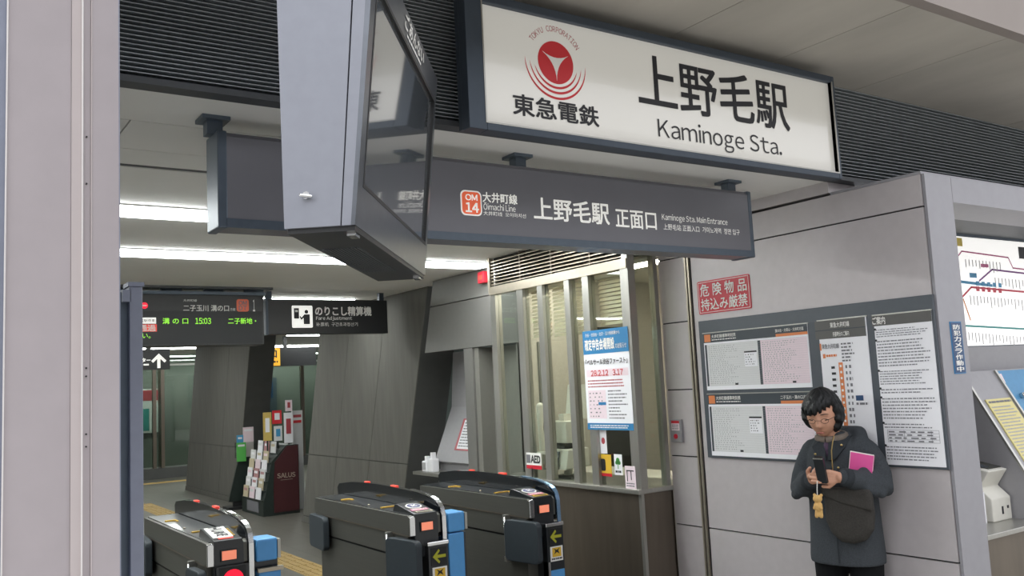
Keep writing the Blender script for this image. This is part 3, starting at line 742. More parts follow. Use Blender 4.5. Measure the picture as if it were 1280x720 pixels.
    MB().box(X-.03, X+.02, Y+.215, Y+.245, .835, .862).build('hinge', 'steel', fo_); MB().box(X-.03, X+.02, Y+.215, Y+.245, .585, .615).build('hinge', 'steel', fo_)
    fo_ = flap((-.03, 1.10), (.0, 1.42), .65, .86)
    # pedestal with the lit arrow sign
    if kind == 'ic': bx(.035, .190, -.03, .08, .35, .858, 'pedestal', 'gate_black')
    else:
        bx(.085, .206, -.045, .08, .35, .815, 'pedestal', 'gate_black')
        MB().prism(ff, [(.08, .80), (.212, .80), (.212, .822), (.08, .822)], -.06, .05).build('pedestal_cap', 'chrome', t, bevel=.004)
    fp = Fr((X, Y-.03 if kind == 'ic' else Y-.045, 0), (1, 0, 0))
    if kind == 'ic':
        ac = plate(fp, .05, .175, .73, .852, 0, .003, 'sign_window', 'screen_black', t)
        MB().prism(fp, [(.112+.05*math.cos(a), .79+.05*math.sin(a)) for a in [2*PI*i/24 for i in range(24)]], .003, .006).build('stop_disc', 'led_red_deep', ac)
        plate(fp, .084, .140, .784, .796, .006, .008, 'stop_bar', 'white_print', ac)
    else:
        ac = plate(fp, .10, .195, .695, .79, 0, .003, 'sign_window', 'screen_black', t)
        MB().prism(fp, [(.108, .742), (.146, .704), (.152, .714), (.134, .734), (.188, .734), (.188, .750), (.134, .750), (.152, .770), (.146, .780)], .003, .006).build('arrow', 'led_arrow', ac)
        st = plate(fp, .105, .195, .60, .685, 0, .003, 'notice_sticker', 'white_print', t)
        plate(fp, .118, .182, .625, .678, .003, .004, 'yellow_square', 'yellow_sticker', st)
        MB().prism(fp, [(.13, .64), (.15, .652), (.17, .64), (.16, .66), (.172, .674), (.15, .664), (.128, .674), (.14, .66)], .004, .005).build('figure', 'ink', st)
        dashes(fp, .112, .188, .605, .62, 1, 'ink', st, .004, .7, .006, .012, .003, 0)
    bx(.10, .20, -.05, .02, .05, .55, 'front_bumper', 'gate_blue')
    bx(.085, .1, -.05, .0, .05, .60, 'step_edge', 'chrome')
    if blue:
        bx(.232, .345, .05, 1.25, 0, .80, 'side_body', 'gate_body')
        o = bx(.230, .335, -.02, .12, .852, .958, 'blue_cap', 'gate_blue', t, .008)
        bx(.335, .350, -.022, .12, .86, .95, 'cap_edge', 'steel', o)
        if kind == 'ic':
            o = bx(.235, .345, -.035, .12, .60, .815, 'blue_front', 'gate_blue', t, .006); bx(.230, .355, -.045, -.02, .805, .823, 'cap_edge', 'steel_warm', o)
            bx(.225, .34, .0, .12, .815, .852, 'neck', 'gate_black')
        else:
            bx(.230, .330, -.015, .12, .12, .845, 'blue_front', 'gate_blue', t, .006); bx(.33, .342, -.012, .12, .12, .845, 'side_edge', 'gate_black')
        bx(.225, .345, .12, .5, .84, .93, 'rear_cap', 'gate_black')
    return t
gate(1.19, 'ticket gate with white card-only plate and lit red sign beside the slim post', 'ic', True)
gate(2.262, 'ticket gate with round card reader and blue end cap standing between two other gates', 'std', True)
gate(3.05, 'ticket gate with round card reader next to the steel ticket office counter', 'wide', False)

# ------------------------------------------------------------------ station office window (booth)
XB, YB0, YB1, ZK = 3.87, 4.36, 6.02, .945
t = thing('station_office', 'stainless steel framed glass station office window with counter', 'kiosk', (4.2, 5.2, 0))
fo = facing_left(XB)
MB().box(XB+.02, XW+.02, YB0+.02, YB1, 0, ZK-.03).build('base', 'steel_dark', t)
MB().box(XB+.005, XB+.02, YB0+.02, 5.5, 0, ZK-.03).build('base_panel', 'steel_dark', t); MB().box(XB+.005, XB+.02, 5.508, YB1, 0, ZK-.03).build('base_panel', 'steel_dark', t)
MB().box(XB, XB+.025, YB0, YB0+.025, 0, ZK-.03).build('corner_strip', 'steel', t)
MB().box(XB+.03, XW-.012, YB0+.004, YB0+.02, 0, ZK-.03).build('base_panel', 'steel_dark', t)
MB().box(XB-.03, XB+.5, YB0-.012, YB1, ZK-.03, ZK).build('counter', 'steel', t, bevel=.004)
zt = 2.38
for y0, y1 in ((YB0, YB0+.075), (4.77, 4.84), (4.985, 5.045), (5.31, 5.375), (5.565, 5.645), (5.95, YB1)):
    MB().box(XB, XB+.06, y0, y1, ZK, zt).build('mullion', 'steel', t)
MB().box(XB-.008, XB+.05, YB0, YB1, zt-.015, zt+.05).build('head_rail', 'steel_warm', t)
for y0, y1 in ((4.435, 4.77), (4.84, 4.985), (5.045, 5.31), (5.375, 5.565), (5.645, 5.95)):
    MB().box(XB+.027, XB+.033, y0, y1, ZK, zt).build('pane', 'glass_clear', t)
MB().box(XB, XB+.06, YB0-.004, YB0, ZK, ZC).build('corner_post_face', 'steel', t); MB().box(XB, XB+.05, YB0, YB0+.05, zt, ZC).build('corner_post_top', 'steel', t)
MB().box(XB+.06, XW-.045, YB0+.02, YB0+.026, ZK, 2.53).build('side_pane', 'glass_clear', t)
MB().box(XW-.045, XW-.012, YB0, YB0+.05, ZK, ZC).build('side_mullion', 'steel', t)
MB().box(XB+.06, XW-.045, YB0+.01, YB0+.03, 2.53, ZC).build('side_head', 'steel_dark', t)
MB().box(XB+.05, XB+.06, YB0+.05, YB1, zt+.05, ZC).build('louvre_back', 'black_void', t)
o = MB().hexa([(XB, YB0+.05, zt+.062), (XB, YB1, zt+.062), (XB+.045, YB1, zt+.082), (XB+.045, YB0+.05, zt+.082), (XB, YB0+.05, zt+.068), (XB, YB1, zt+.068), (XB+.045, YB1, zt+.088), (XB+.045, YB0+.05, zt+.088)][::1])
o = o.build('louvre_slat', 'steel_warm', t)
for k in range(1, 8): share(o, t, (0, 0, .0265*k))
for y in (4.75, 5.2, 5.6): MB().box(XB+.01, XB+.045, y-.006, y+.006, zt+.05, ZC).build('louvre_stay', 'steel_dark', t)
MB().box(XB-.01, XB+.03, YB1-.02, YB1+.01, zt, ZC).build('end_strip', 'steel_warm', t)
# office room behind the glass
ro = struct('wall_office', (4.8, 5.2, 0))
MB().box(5.6, 5.7, 4.36, 6.1, 0, ZC).build('back', 'office_wall', ro); MB().box(XW+.02, 5.6, 6.02, 6.1, 0, ZC).build('side', 'office_wall', ro); MB().box(XW+.24, 5.6, 4.3, 4.36, 0, ZC).build('side', 'office_wall', ro)
MB().box(4.4, 5.6, 4.36, 6.02, 2.5, 2.53).build('false_ceiling', 'office_wall', ro)
MB().box(4.9, 5.3, 5.96, 6.02, 0, 2.1).build('back_opening', 'office_dark', ro); MB().box(5.55, 5.6, 5.1, 5.5, .9, 1.9).build('dark_locker', 'office_dark', ro)
lt = thing('office_lamp', 'white ceiling lamp inside the station office', 'lamp', (4.42, 5.2, 2.46))
MB().box(4.35, 4.50, 4.5, 5.9, 2.47, 2.50).build('tray', 'lamp_body', lt)
mat('lamp_office', '#ffffff', .5, 0, 0, emit=22., ecol='#fff4e4'); MB().box(4.36, 4.49, 4.52, 5.88, 2.46, 2.47).build('diffuser', 'lamp_office', lt)
def blind(y0, y1, zb, label):
    t2 = thing('venetian_blind', label, 'blind', (XB+.12, (y0+y1)/2, zb), 'office window blinds')
    MB().box(XB+.058, XB+.14, y0, y1, 2.34, 2.37).build('head_box', 'blind', t2)
    z = zb; o = MB().hexa([(XB+.105, y0, z), (XB+.105, y1, z), (XB+.117, y1, z+.021), (XB+.117, y0, z+.021), (XB+.105, y0, z+.0015), (XB+.105, y1, z+.0015), (XB+.117, y1, z+.0222), (XB+.117, y0, z+.0222)]).build('slat', 'blind', t2)
    k = 1
    while z+k*.028 < 2.335: share(o, t2, (0, 0, k*.028)); k += 1
    for y in (y0+.05, y1-.05): MB().box(XB+.117, XB+.119, y-.001, y+.001, zb, 2.34).build('cord', 'blind', t2)
blind(4.42, 4.79, 2.02, 'pale venetian blind half lowered above the blue and white poster')
blind(4.85, 5.33, 1.98, 'pale venetian blind half lowered behind the middle of the office window')
blind(5.36, 5.60, 1.99, 'narrow pale venetian blind half lowered beside the bare end pane')

# things at the office window
fg = facing_left(XB+.026)
def stick(name, label, cat, y0, y1, z0, z1, m_, fr=fg, n1=.001, group=None):
    t2 = thing(name, label, cat, fr.p(-(y0+y1)/2, z0, 0), group); plate(fr, -y1, -y0, z0, z1, 0, n1, 'sheet', m_, t2); return t2
fq = facing_left(XB-.0022)
p = stick('tax_poster', 'tall blue and white poster with map hung on the office window', 'poster', 4.385, 4.855, 1.315, 1.985, 'paper_white', fq, .002)
A0, A1, B0, B1 = -4.855, -4.385, 1.315, 1.985
plate(fq, A0, A1, B1-.16, B1, .002, .003, 'blue_band', 'poster_blue', p); plate(fq, A0, A1, B0, B0+.045, .002, .003, 'blue_band', 'poster_blue', p)
text(fq, '確定申告会場開設', A0+.02, A0+.33, B1-.135, B1-.06, 'white_print', p, .02, .004); text(fq, 'のお知らせ', A0+.34, A1-.02, B1-.135, B1-.10, 'white_print', p, .01, .004)
text(fq, '渋谷・世田谷・北沢・玉川税務署から', A0+.03, A1-.08, B1-.042, B1-.018, 'white_print', p, .005, .004)
text(fq, '「ベルサール渋谷ファースト」', A0+.02, A1-.02, B1-.235, B1-.195, 'ink', p, .015, .004)
plate(fq, A0+.02, A1-.02, B1-.315, B1-.265, .002, .0025, 'pink_band', 'paper_pink', p)
text(fq, '28.2.12   3.17', A0+.07, A1-.07, B1-.31, B1-.272, 'logo_red', p, .012, .004)
dashes(fq, A0+.03, A1-.03, B1-.39, B1-.33, 3, 'logo_maroon', p, .003, .4, .008, .02, .004, .2)
plate(fq, A0+.025, A0+.21, B0+.075, B0+.265, .002, .0025, 'area_map', 'paper_pink', p); dashes(fq, A0+.04, A0+.20, B0+.08, B0+.26, 7, 'ink_grey', p, .003, .3, .004, .02, .03, .2)
plate(fq, A0+.13, A0+.21, B0+.165, B0+.185, .003, .0035, 'map_marker', 'poster_blue', p)
dashes(fq, A0+.235, A1-.03, B0+.07, B0+.27, 9, 'ink_grey', p, .003, .35, .008, .03, .005, .5); dashes(fq, A0+.03, A1-.03, B0+.01, B0+.036, 2, 'white_print', p, .004, .5, .01, .03, .005, .1)
p = stick('window_notice', 'small white notice with red mark taped below the tall poster', 'notice', 4.70, 4.865, 1.155, 1.315, 'paper_white')
dashes(fg, -4.855, -4.77, 1.18, 1.30, 4, 'logo_maroon', p, .0015, .45, .008, .02, .004, .3); MB().prism(fg, [(-4.735+.018*math.cos(a), 1.24+.022*math.sin(a)) for a in [2*PI*i/16 for i in range(16)]], .001, .002).build('round_mark', 'logo_maroon', p)
p = stick('yellow_notice', 'yellow notice with dark pass card picture on the office window', 'notice', 4.665, 4.83, 1.005, 1.15, 'yellow_sticker')
MB().prism(fg, rrect(-4.775, -4.725, 1.04, 1.12, .015), .001, .002).build('picture', 'ink', p); plate(fg, -4.83, -4.665, 1.005, 1.025, .001, .002, 'red_strip', 'red_sign', p)
p = stick('green_notice', 'narrow white sticker with green tree mark on the office window', 'sticker', 4.555, 4.635, 1.02, 1.155, 'paper_white')
b = MB()
for cx, cz, r in ((-4.597, 1.115, .018), (-4.61, 1.10, .013), (-4.583, 1.10, .013)): b.prism(fg, [(cx+r*math.cos(a), cz+r*math.sin(a)) for a in [2*PI*i/12 for i in range(12)]], .001, .002)
b.fbox(fg, -4.60, -4.594, 1.06, 1.10, .001, .002).build('tree_mark', 'green_sticker', p); dashes(fg, -4.625, -4.565, 1.03, 1.05, 1, 'ink', p, .002, .7, .01, .02, .003, 0)
p = thing('counter_card', 'small pinkish white card with dark rail sketch standing on the counter', 'card', (XB-.004, 4.44, ZK)); fk = facing_left(XB-.004)
plate(fk, -4.495, -4.395, ZK, 1.088, 0, .003, 'sheet', 'paper_pink', p)
b = MB(); b.fbox(fk, -4.48, -4.41, 1.055, 1.062, .003, .004).fbox(fk, -4.478, -4.471, .99, 1.06, .003, .004).fbox(fk, -4.44, -4.433, 1.0, 1.06, .003, .004); tag(b.build('sketch', 'ink', p), kind='stuff')
dashes(fk, -4.485, -4.405, .955, .985, 2, 'ink_grey', p, .004, .5, .01, .02, .003, .1)
p = thing('aed_sign', 'white and red emergency defibrillator sign on thin stand by the counter', 'sign', (XB-.012, 5.5, ZK)); fk = facing_left(XB-.012)
plate(fk, -5.60, -5.41, 1.045, 1.135, 0, .004, 'plate', 'white_print', p); plate(fk, -5.60, -5.41, 1.018, 1.045, 0, .004, 'red_strip', 'red_sign', p)
text(fk, 'AED', -5.535, -5.42, 1.065, 1.115, 'ink', p, .03, .006); MB().tube([fk.p(-5.53, ZK, .004), fk.p(-5.53, 1.03, .004)], .003, 8).build('stand', 'sign_black', p)
plate(fk, -5.595, -5.545, 1.06, 1.12, .004, .005, 'grey_mark', 'ink_grey', p)
# terminal on the counter
p = thing('fare_terminal', 'beige ticket terminal with tilted small screen on the office counter', 'terminal', (XB+.16, 5.3, ZK))
MB().box(XB+.12, XB+.30, 5.27, 5.5, 1.20, 1.36).build('printer_box', 'device_beige', p, bevel=.008)
MB().box(XB+.15, XB+.26, 5.33, 5.44, 1.155, 1.20).build('neck', 'device_dark', p)
hx = MB().hexa([(XB+.08, 5.24, 1.015), (XB+.30, 5.24, 1.03), (XB+.30, 5.5, 1.03), (XB+.08, 5.5, 1.015), (XB+.11, 5.24, 1.155), (XB+.30, 5.24, 1.16), (XB+.30, 5.5, 1.16), (XB+.11, 5.5, 1.155)]).build('monitor', 'device_beige', p, bevel=.006)
MB().hexa([(XB+.076, 5.34, 1.035), (XB+.09, 5.34, 1.035), (XB+.09, 5.48, 1.035), (XB+.076, 5.48, 1.035), (XB+.102, 5.34, 1.14), (XB+.115, 5.34, 1.14), (XB+.115, 5.48, 1.14), (XB+.102, 5.48, 1.14)]).build('screen', 'device_screen', hx)
MB().tube([(XB+.18, 5.36, ZK), (XB+.20, 5.36, 1.03)], .03, 12).build('stand', 'device_beige', p); MB().box(XB+.12, XB+.26, 5.24, 5.44, ZK, ZK+.02).build('foot', 'device_dark', p)
MB().box(XB+.16, XB+.26, 5.34, 5.4, 1.36, 1.41).build('card_tray', 'device_beige', p)
p = thing('office_phone', 'beige telephone handset on tall stand in the office window', 'telephone', (XB+.25, 5.67, ZK))
MB().tube([(XB+.25, 5.67, ZK), (XB+.25, 5.67, 1.1)], .02, 10).build('stand', 'device_beige', p); MB().box(XB+.2, XB+.32, 5.58, 5.76, 1.10, 1.12).build('shelf', 'device_beige', p)
MB().capsule([(XB+.23, 5.72, 1.14), (XB+.215, 5.72, 1.3), (XB+.23, 5.73, 1.46)], [.03, .022, .034], 10).build('handset', 'device_beige', p, smooth=True)
p = thing('office_display', 'pale slanted back of a monitor standing inside the office', 'monitor', (XB+.42, 5.5, ZK))
MB().hexa([(XB+.40, 5.4, 1.36), (XB+.44, 5.4, 1.36), (XB+.44, 5.64, 1.36), (XB+.40, 5.64, 1.36), (XB+.44, 5.42, 1.62), (XB+.48, 5.42, 1.62), (XB+.48, 5.64, 1.62), (XB+.44, 5.64, 1.62)]).build('screen_back', 'device_beige', p, bevel=.004)
MB().box(XB+.41, XB+.44, 5.48, 5.54, ZK, 1.38).build('stand', 'device_dark', p)
p = thing('office_desk', 'pale desk inside the station office behind the counter', 'desk', (XB+.7, 5.2, 0))
MB().box(XB+.5, XB+.9, 4.40, 5.9, ZK-.03, ZK).build('desk_top', 'office_wall', p)
for y in (4.42, 5.85): MB().box(XB+.52, XB+.88, y, y+.03, 0, ZK-.03).build('side_panel', 'office_wall', p)

# alarm unit and red lamp
p = thing('intercom_unit', 'small grey wall intercom with red and white label beside the office window', 'intercom', (XW-.02, 4.27, 1.22)); fk = facing_left(XW-.02)
MB().fbox(facing_left(XW), -4.325, -4.225, 1.225, 1.37, 0, .02).build('case', 'mach_grey', p, bevel=.003)
plate(fk, -4.31, -4.24, 1.30, 1.345, 0, .002, 'label', 'paper_pink', p); plate(fk, -4.31, -4.24, 1.345, 1.362, 0, .002, 'red_strip', 'red_sign', p)
MB().tube([fk.p(-4.275, 1.262, 0), fk.p(-4.275, 1.262, .006)], .016, 14).build('button', 'red_sign', p); dashes(fk, -4.305, -4.245, 1.305, 1.34, 3, 'ink_grey', p, .003, .5, .006, .012, .003, 0)
p = thing('alarm_lamp', 'small red alarm box high on the wall beside the office louvre', 'alarm', (XW-.03, 6.2, 2.5))
MB().box(XW-.05, XW, 6.46, 6.56, 2.53, 2.63).build('case', 'red_sign', p, bevel=.006); MB().box(XW-.053, XW-.05, 6.48, 6.54, 2.56, 2.60).build('lens', 'led_red', p)

# ------------------------------------------------------------------ fare adjustment machine in the alcove
p = thing('fare_machine', 'grey fare adjustment machine with sloping front inside the alcove', 'ticket machine', (4.6, 7.4, 0))
fs = Fr((0, 6.96, 0), (1, 0, 0))
prof = [(4.42, .0), (5.0, .0), (5.0, 2.0), (4.62, 2.0), (4.58, 1.45), (4.36, .93), (4.42, .90)]
MB().prism(fs, [(u, v) for u, v in prof], -.98, 0).build('body', 'mach_grey', p)
MB().box(4.22, 4.5, 6.96, 8.15, .80, .83).build('shelf', 'steel', p)
sv = Vector((.22, 0, .52)).normalized(); fm = Fr((4.36, 0, .93), (0, -1, 0), sv)
no = plate(fm, -7.62, -7.12, .12, .44, 0, .006, 'notice_frame', 'logo_maroon', p)
plate(fm, -7.58, -7.14, .135, .425, .006, .008, 'notice_sheet', 'paper_white', no); dashes(fm, -7.56, -7.16, .15, .41, 9, 'ink_grey', no, .009, .4, .01, .04, .008, .4)
o = plate(fm, -7.11, -6.98, .02, .28, 0, .012, 'coin_unit', 'price_yellow', p)
for v_, r in ((.07, .018), (.16, .022), (.23, .014)): MB().prism(fm, [(-7.045+r*math.cos(a), v_+r*math.sin(a)) for a in [2*PI*i/14 for i in range(14)]], .012, .016).build('button', 'ink', o)
MB().box(4.575, 4.62, 7.0, 7.3, 1.72, 1.92).build('instruction_card', 'paper_white', p)
for k, (y, h) in enumerate(((7.98, .15), (7.86, .19))):
    q_ = thing('spray_bottle', ('short white pump bottle with grey label on the alcove shelf', 'taller white pump bottle on the alcove shelf')[k], 'bottle', (4.30, y, .83))
    MB().box(4.26, 4.34, y-.05, y+.05, .83, .83+h*.7).build('body', 'paper_white', q_, bevel=.012); MB().box(4.28, 4.32, y-.02, y+.02, .83+h*.7, .83+h).build('pump', 'paper_white', q_)
    if k == 0: MB().box(4.257, 4.26, y-.03, y+.03, .85, .92).build('label', 'ink_soft', q_)

# ------------------------------------------------------------------ notice board and posters
fb = facing_left(XW); fp = facing_left(XW-.02)
t = thing('notice_board', 'wide dark grey notice board frame mounted on the panelled wall', 'notice board', (XW-.01, 3.23, 1.14))
u0, u1, v0, v1 = -4.013, -2.448, 1.139, 1.984
MB().fbox(fb, u0, u1, v0, v1, 0, .016).build('back_panel', 'board_grey', t, bevel=.003)
def puv(x, y): return fp.uv(x, y)
def poster(name, label, cat, TL, TR, BL, BR, m_):
    a = puv(*TL); b_ = puv(*TR); c = puv(*BL); d = puv(*BR)
    U0, U1 = (a[0]+c[0])/2, (b_[0]+d[0])/2; Vt, Vb = (a[1]+b_[1])/2, (c[1]+d[1])/2
    q_ = thing(name, label, cat, fp.p((U0+U1)/2, Vb, 0), 'posters in the notice board'); plate(fp, U0, U1, Vb, Vt, -.004, 0, 'sheet', m_, q_)
    e = .006; MB().fbox(fp, U0-e, U1+e, Vt, Vt+e, -.004, .003).build('upper_rail', 'steel', q_)
    return q_, U0, U1, Vb, Vt
for k, (TL, TR, BL, BR, lab) in enumerate((((879, 417), (1010, 405), (884, 488), (1014, 484), 'timetable with grey and pink halves in the upper left bay above another timetable'), ((885, 495), (1018, 488), (890, 570), (1020, 575), 'timetable with grey and pink halves in the lower bay behind the woman'))):
    q_, U0, U1, Vb, Vt = poster('timetable', lab, 'timetable', TL, TR, BL, BR, 'paper_white'); h = Vt-Vb; wd = U1-U0
    plate(fp, U0, U1, Vt-h*.165, Vt, 0, .001, 'header', 'board_header', q_)
    plate(fp, U0+wd*.01, U0+wd*.075, Vt-h*.15, Vt-h*.02, .001, .002, 'line_badge', 'poster_orange', q_)
    plate(fp, U0+wd*.72, U1, Vt-h*.165, Vt-h*.12, .001, .002, 'orange_band', 'poster_orange', q_)
    text(fp, '大井町線標準時刻表', U0+wd*.09, U0+wd*.34, Vt-h*.095, Vt-h*.03, 'white_print', q_, .01, .003)
    dashes(fp, U0+wd*.09, U0+wd*.34, Vt-h*.135, Vt-h*.11, 1, 'white_print', q_, .003, .6, .01, .02, .004, 0)
    text(fp, ('旗の台・大岡山・大井町方面', '二子玉川・溝の口方面')[k], U0+wd*.72, U0+wd*.97, Vt-h*.095, Vt-h*.04, 'white_print', q_, .005, .003)
    plate(fp, U0+wd*.03, U0+wd*.55, Vb+h*.07, Vt-h*.20, 0, .001, 'grey_half', 'paper_grey', q_); plate(fp, U0+wd*.57, U1-wd*.01, Vb+h*.07, Vt-h*.20, 0, .001, 'pink_half', 'paper_pink', q_)
    plate(fp, U0+wd*.01, U0+wd*.03, Vb+h*.07, Vt-h*.2, 0, .0015, 'hour_column', 'board_header', q_); plate(fp, U0+wd*.545, U0+wd*.57, Vb+h*.07, Vt-h*.2, .0, .0015, 'hour_column', 'board_header', q_)
    dashes(fp, U0+wd*.05, U0+wd*.36, Vb+h*.10, Vt-h*.22, 20, 'ink_soft', q_, .0018, .4, .005, .009, .012, .5); dashes(fp, U0+wd*.59, U0+wd*.92, Vb+h*.10, Vt-h*.22, 20, 'ink_soft', q_, .0018, .4, .005, .009, .012, .5)
    b = MB()
    for r in range(21):
        y = Vb+h*.08+(h*.72)*r/20; b.fbox(fp, U0+wd*.03, U1-wd*.01, y, y+.0005, .001, .0016)
    tag(b.build('ruled_lines', 'ink_soft', q_), kind='stuff')
    plate(fp, U0+wd*.41, U0+wd*.53, Vt-h*.62, Vt-h*.36, .001, .002, 'note_box', 'paper_white', q_); plate(fp, U0+wd*.41, U0+wd*.53, Vt-h*.385, Vt-h*.36, .002, .003, 'note_head', 'ink', q_)
    dashes(fp, U0+wd*.42, U0+wd*.52, Vt-h*.60, Vt-h*.40, 5, 'ink_grey', q_, .003, .4, .004, .01, .01, .4)
    plate(fp, U0+wd*.30, U0+wd*.33, Vb+h*.08, Vb+h*.11, .002, .003, 'black_mark', 'ink', q_); plate(fp, U0+wd*.84, U0+wd*.87, Vb+h*.08, Vb+h*.11, .002, .003, 'black_mark', 'ink', q_)
q_, U0, U1, Vb, Vt = poster('line_diagram', 'line diagram poster with an orange stem of stations beside the woman', 'poster', (1017, 402), (1081, 396), (1043, 580), (1100, 582), 'paper_white')
U0, U1 = puv(1018, 402)[0], puv(1081, 398)[0]
h = Vt-Vb; wd = U1-U0
plate(fp, U0, U1, Vt-h*.13, Vt, 0, .001, 'header', 'board_header2', q_); plate(fp, U0, U1, Vt-h*.072, Vt-h*.066, .001, .0015, 'header_line', 'board_header', q_)
text(fp, '東急大井町線', U0+wd*.32, U0+wd*.70, Vt-h*.055, Vt-h*.018, 'white_print', q_, .012, .003); text(fp, '所要時分のご案内', U0+wd*.36, U0+wd*.68, Vt-h*.118, Vt-h*.085, 'white_print', q_, .01, .003)
plate(fp, U0+wd*.07, U0+wd*.10, Vt-h*.21, Vt-h*.16, .001, .002, 'orange_bar', 'poster_orange', q_); text(fp, '東急大井町線', U0+wd*.12, U0+wd*.46, Vt-h*.20, Vt-h*.165, 'ink_grey', q_, .008, .003)
plate(fp, U0+wd*.12, U0+wd*.17, Vt-h*.265, Vt-h*.235, .001, .002, 'orange_square', 'poster_orange', q_); dashes(fp, U0+wd*.19, U0+wd*.40, Vt-h*.262, Vt-h*.24, 1, 'poster_orange', q_, .002, .7, .01, .02, .003, 0)
dashes(fp, U0+wd*.5, U0+wd*.75, Vt-h*.30, Vt-h*.16, 6, 'ink_grey', q_, .002, .45, .01, .03, .006, .4)
st_ = plate(fp, U0+wd*.42, U0+wd*.50, Vb+h*.05, Vt-h*.30, .001, .002, 'line_stem', 'poster_orange', q_)
for k in range(15):
    y = Vt-h*.325-k*h*.042; MB().fbox(fp, U0+wd*.442, U0+wd*.478, y-.006, y+.006, .002, .003).build('station_dot', 'white_print', st_)
dashes(fp, U0+wd*.27, U0+wd*.40, Vb+h*.06, Vt-h*.31, 15, 'ink', q_, .002, .4, .02, .03, .01, .4); dashes(fp, U0+wd*.55, U0+wd*.68, Vb+h*.06, Vt-h*.31, 15, 'ink_grey', q_, .002, .5, .008, .014, .01, .2)
plate(fp, U0+wd*.70, U0+wd*.84, Vt-h*.565, Vt-h*.53, .001, .002, 'blue_tag', 'blue_sign', q_); dashes(fp, U0+wd*.70, U0+wd*.92, Vt-h*.60, Vt-h*.575, 1, 'ink_grey', q_, .002, .6, .01, .03, .005, 0)
q_, U0, U1, Vb, Vt = poster('notice_poster', 'white passenger notice sheet of dense black text beside the wall corner', 'poster', (1090, 395), (1165, 388), (1110, 580), (1181, 585), 'paper_white')
U0, U1 = puv(1089, 396)[0], puv(1164, 392)[0]
h = Vt-Vb; wd = U1-U0
plate(fp, U0, U1, Vt-h*.07, Vt+.004, 0, .001, 'header', 'board_header2', q_); text(fp, 'ご案内', U0+wd*.02, U0+wd*.24, Vt-h*.06, Vt-h*.008, 'white_print', q_, .015, .003)
secs = ((.09, .15, 4), (.165, .35, 9), (.37, .47, 6), (.49, .53, 2), (.55, .70, 7), (.72, .76, 2), (.87, .97, 5))
for a, b_, r in secs: dashes(fp, U0+wd*.06, U1-wd*.03, Vt-h*b_, Vt-h*a, r, 'ink_mid', q_, .0018, .36, .006, .022, .004, .3)
for a, b_, r in secs: MB().prism(fp, [(U0+wd*.05+.006*math.cos(x_), Vt-h*a-.002+.006*math.sin(x_)) for x_ in [2*PI*i/10 for i in range(10)]], .001, .003).build('bullet', 'ink', q_)
b = MB()
for k in range(5): b.fbox(fp, U0+wd*.10, U1-wd*.06, Vt-h*(.77+.02*k), Vt-h*(.77+.02*k)+.0012, .001, .0016)
for a in (.10, .38, .82, .94): b.fbox(fp, U0+wd*a, U0+wd*a+.0012, Vt-h*.85, Vt-h*.77, .001, .0016)
tag(b.build('table_lines', 'ink_grey', q_), kind='stuff'); dashes(fp, U0+wd*.12, U1-wd*.10, Vt-h*.85, Vt-h*.77, 4, 'ink_grey', q_, .0018, .4, .01, .04, .02, .1)

p = thing('warning_sign', 'red rectangular warning plate with white lettering above the notice board', 'sign', (XW, 3.8, 2.02)); fk = facing_left(XW-.004)
a = fk.uv(870, 351); b_ = fk.uv(937, 344); c = fk.uv(875, 393); d = fk.uv(939, 386)
U0, U1, Vb, Vt = (a[0]+c[0])/2, (b_[0]+d[0])/2, (c[1]+d[1])/2, (a[1]+b_[1])/2
MB().prism(fk, rrect(U0, U1, Vb, Vt, .012), -.004, 0).build('plate', 'red_sign', p)
e = .008; b = MB(); b.fbox(fk, U0+e, U1-e, Vt-e-.003, Vt-e, 0, .001).fbox(fk, U0+e, U1-e, Vb+e, Vb+e+.003, 0, .001).fbox(fk, U0+e, U0+e+.003, Vb+e, Vt-e, 0, .001).fbox(fk, U1-e-.003, U1-e, Vb+e, Vt-e, 0, .001); b.build('border', 'white_print', p)
hh = Vt-Vb; text(fk, '危 険 物 品', U0+.025, U1-.025, Vb+hh*.53, Vb+hh*.90, 'white_print', p, .008); text(fk, '持込み厳禁', U0+.025, U1-.025, Vb+hh*.10, Vb+hh*.46, 'white_print', p, .008)
p = thing('camera_notice', 'narrow blue vertical sign with white lettering on the wall corner pier', 'sign', (4.28, YF, 1.6)); fk = facing_street(YF-.003)
a = fk.uv(1189, 403); c = fk.uv(1207, 466); U0, U1 = fk.uv(1190, 430)[0], fk.uv(1204, 430)[0]; Vt, Vb = fk.uv(1195, 402)[1], fk.uv(1200, 467)[1]
plate(fk, U0, U1, Vb, Vt, -.003, 0, 'rim', 'poster_blue', p); plate(fk, U0+.004, U1-.004, Vb+.004, Vt-.004, 0, .001, 'plate', 'blue_sign', p)
wd = U1-U0; st = (Vt-Vb-.02)/8
for k, ch in enumerate('防犯カメラ作動中'): text(fk, ch, U0+wd*.2, U1-wd*.2, Vt-.012-st*(k+.92), Vt-.012-st*(k+.10), 'white_print', p, .014)

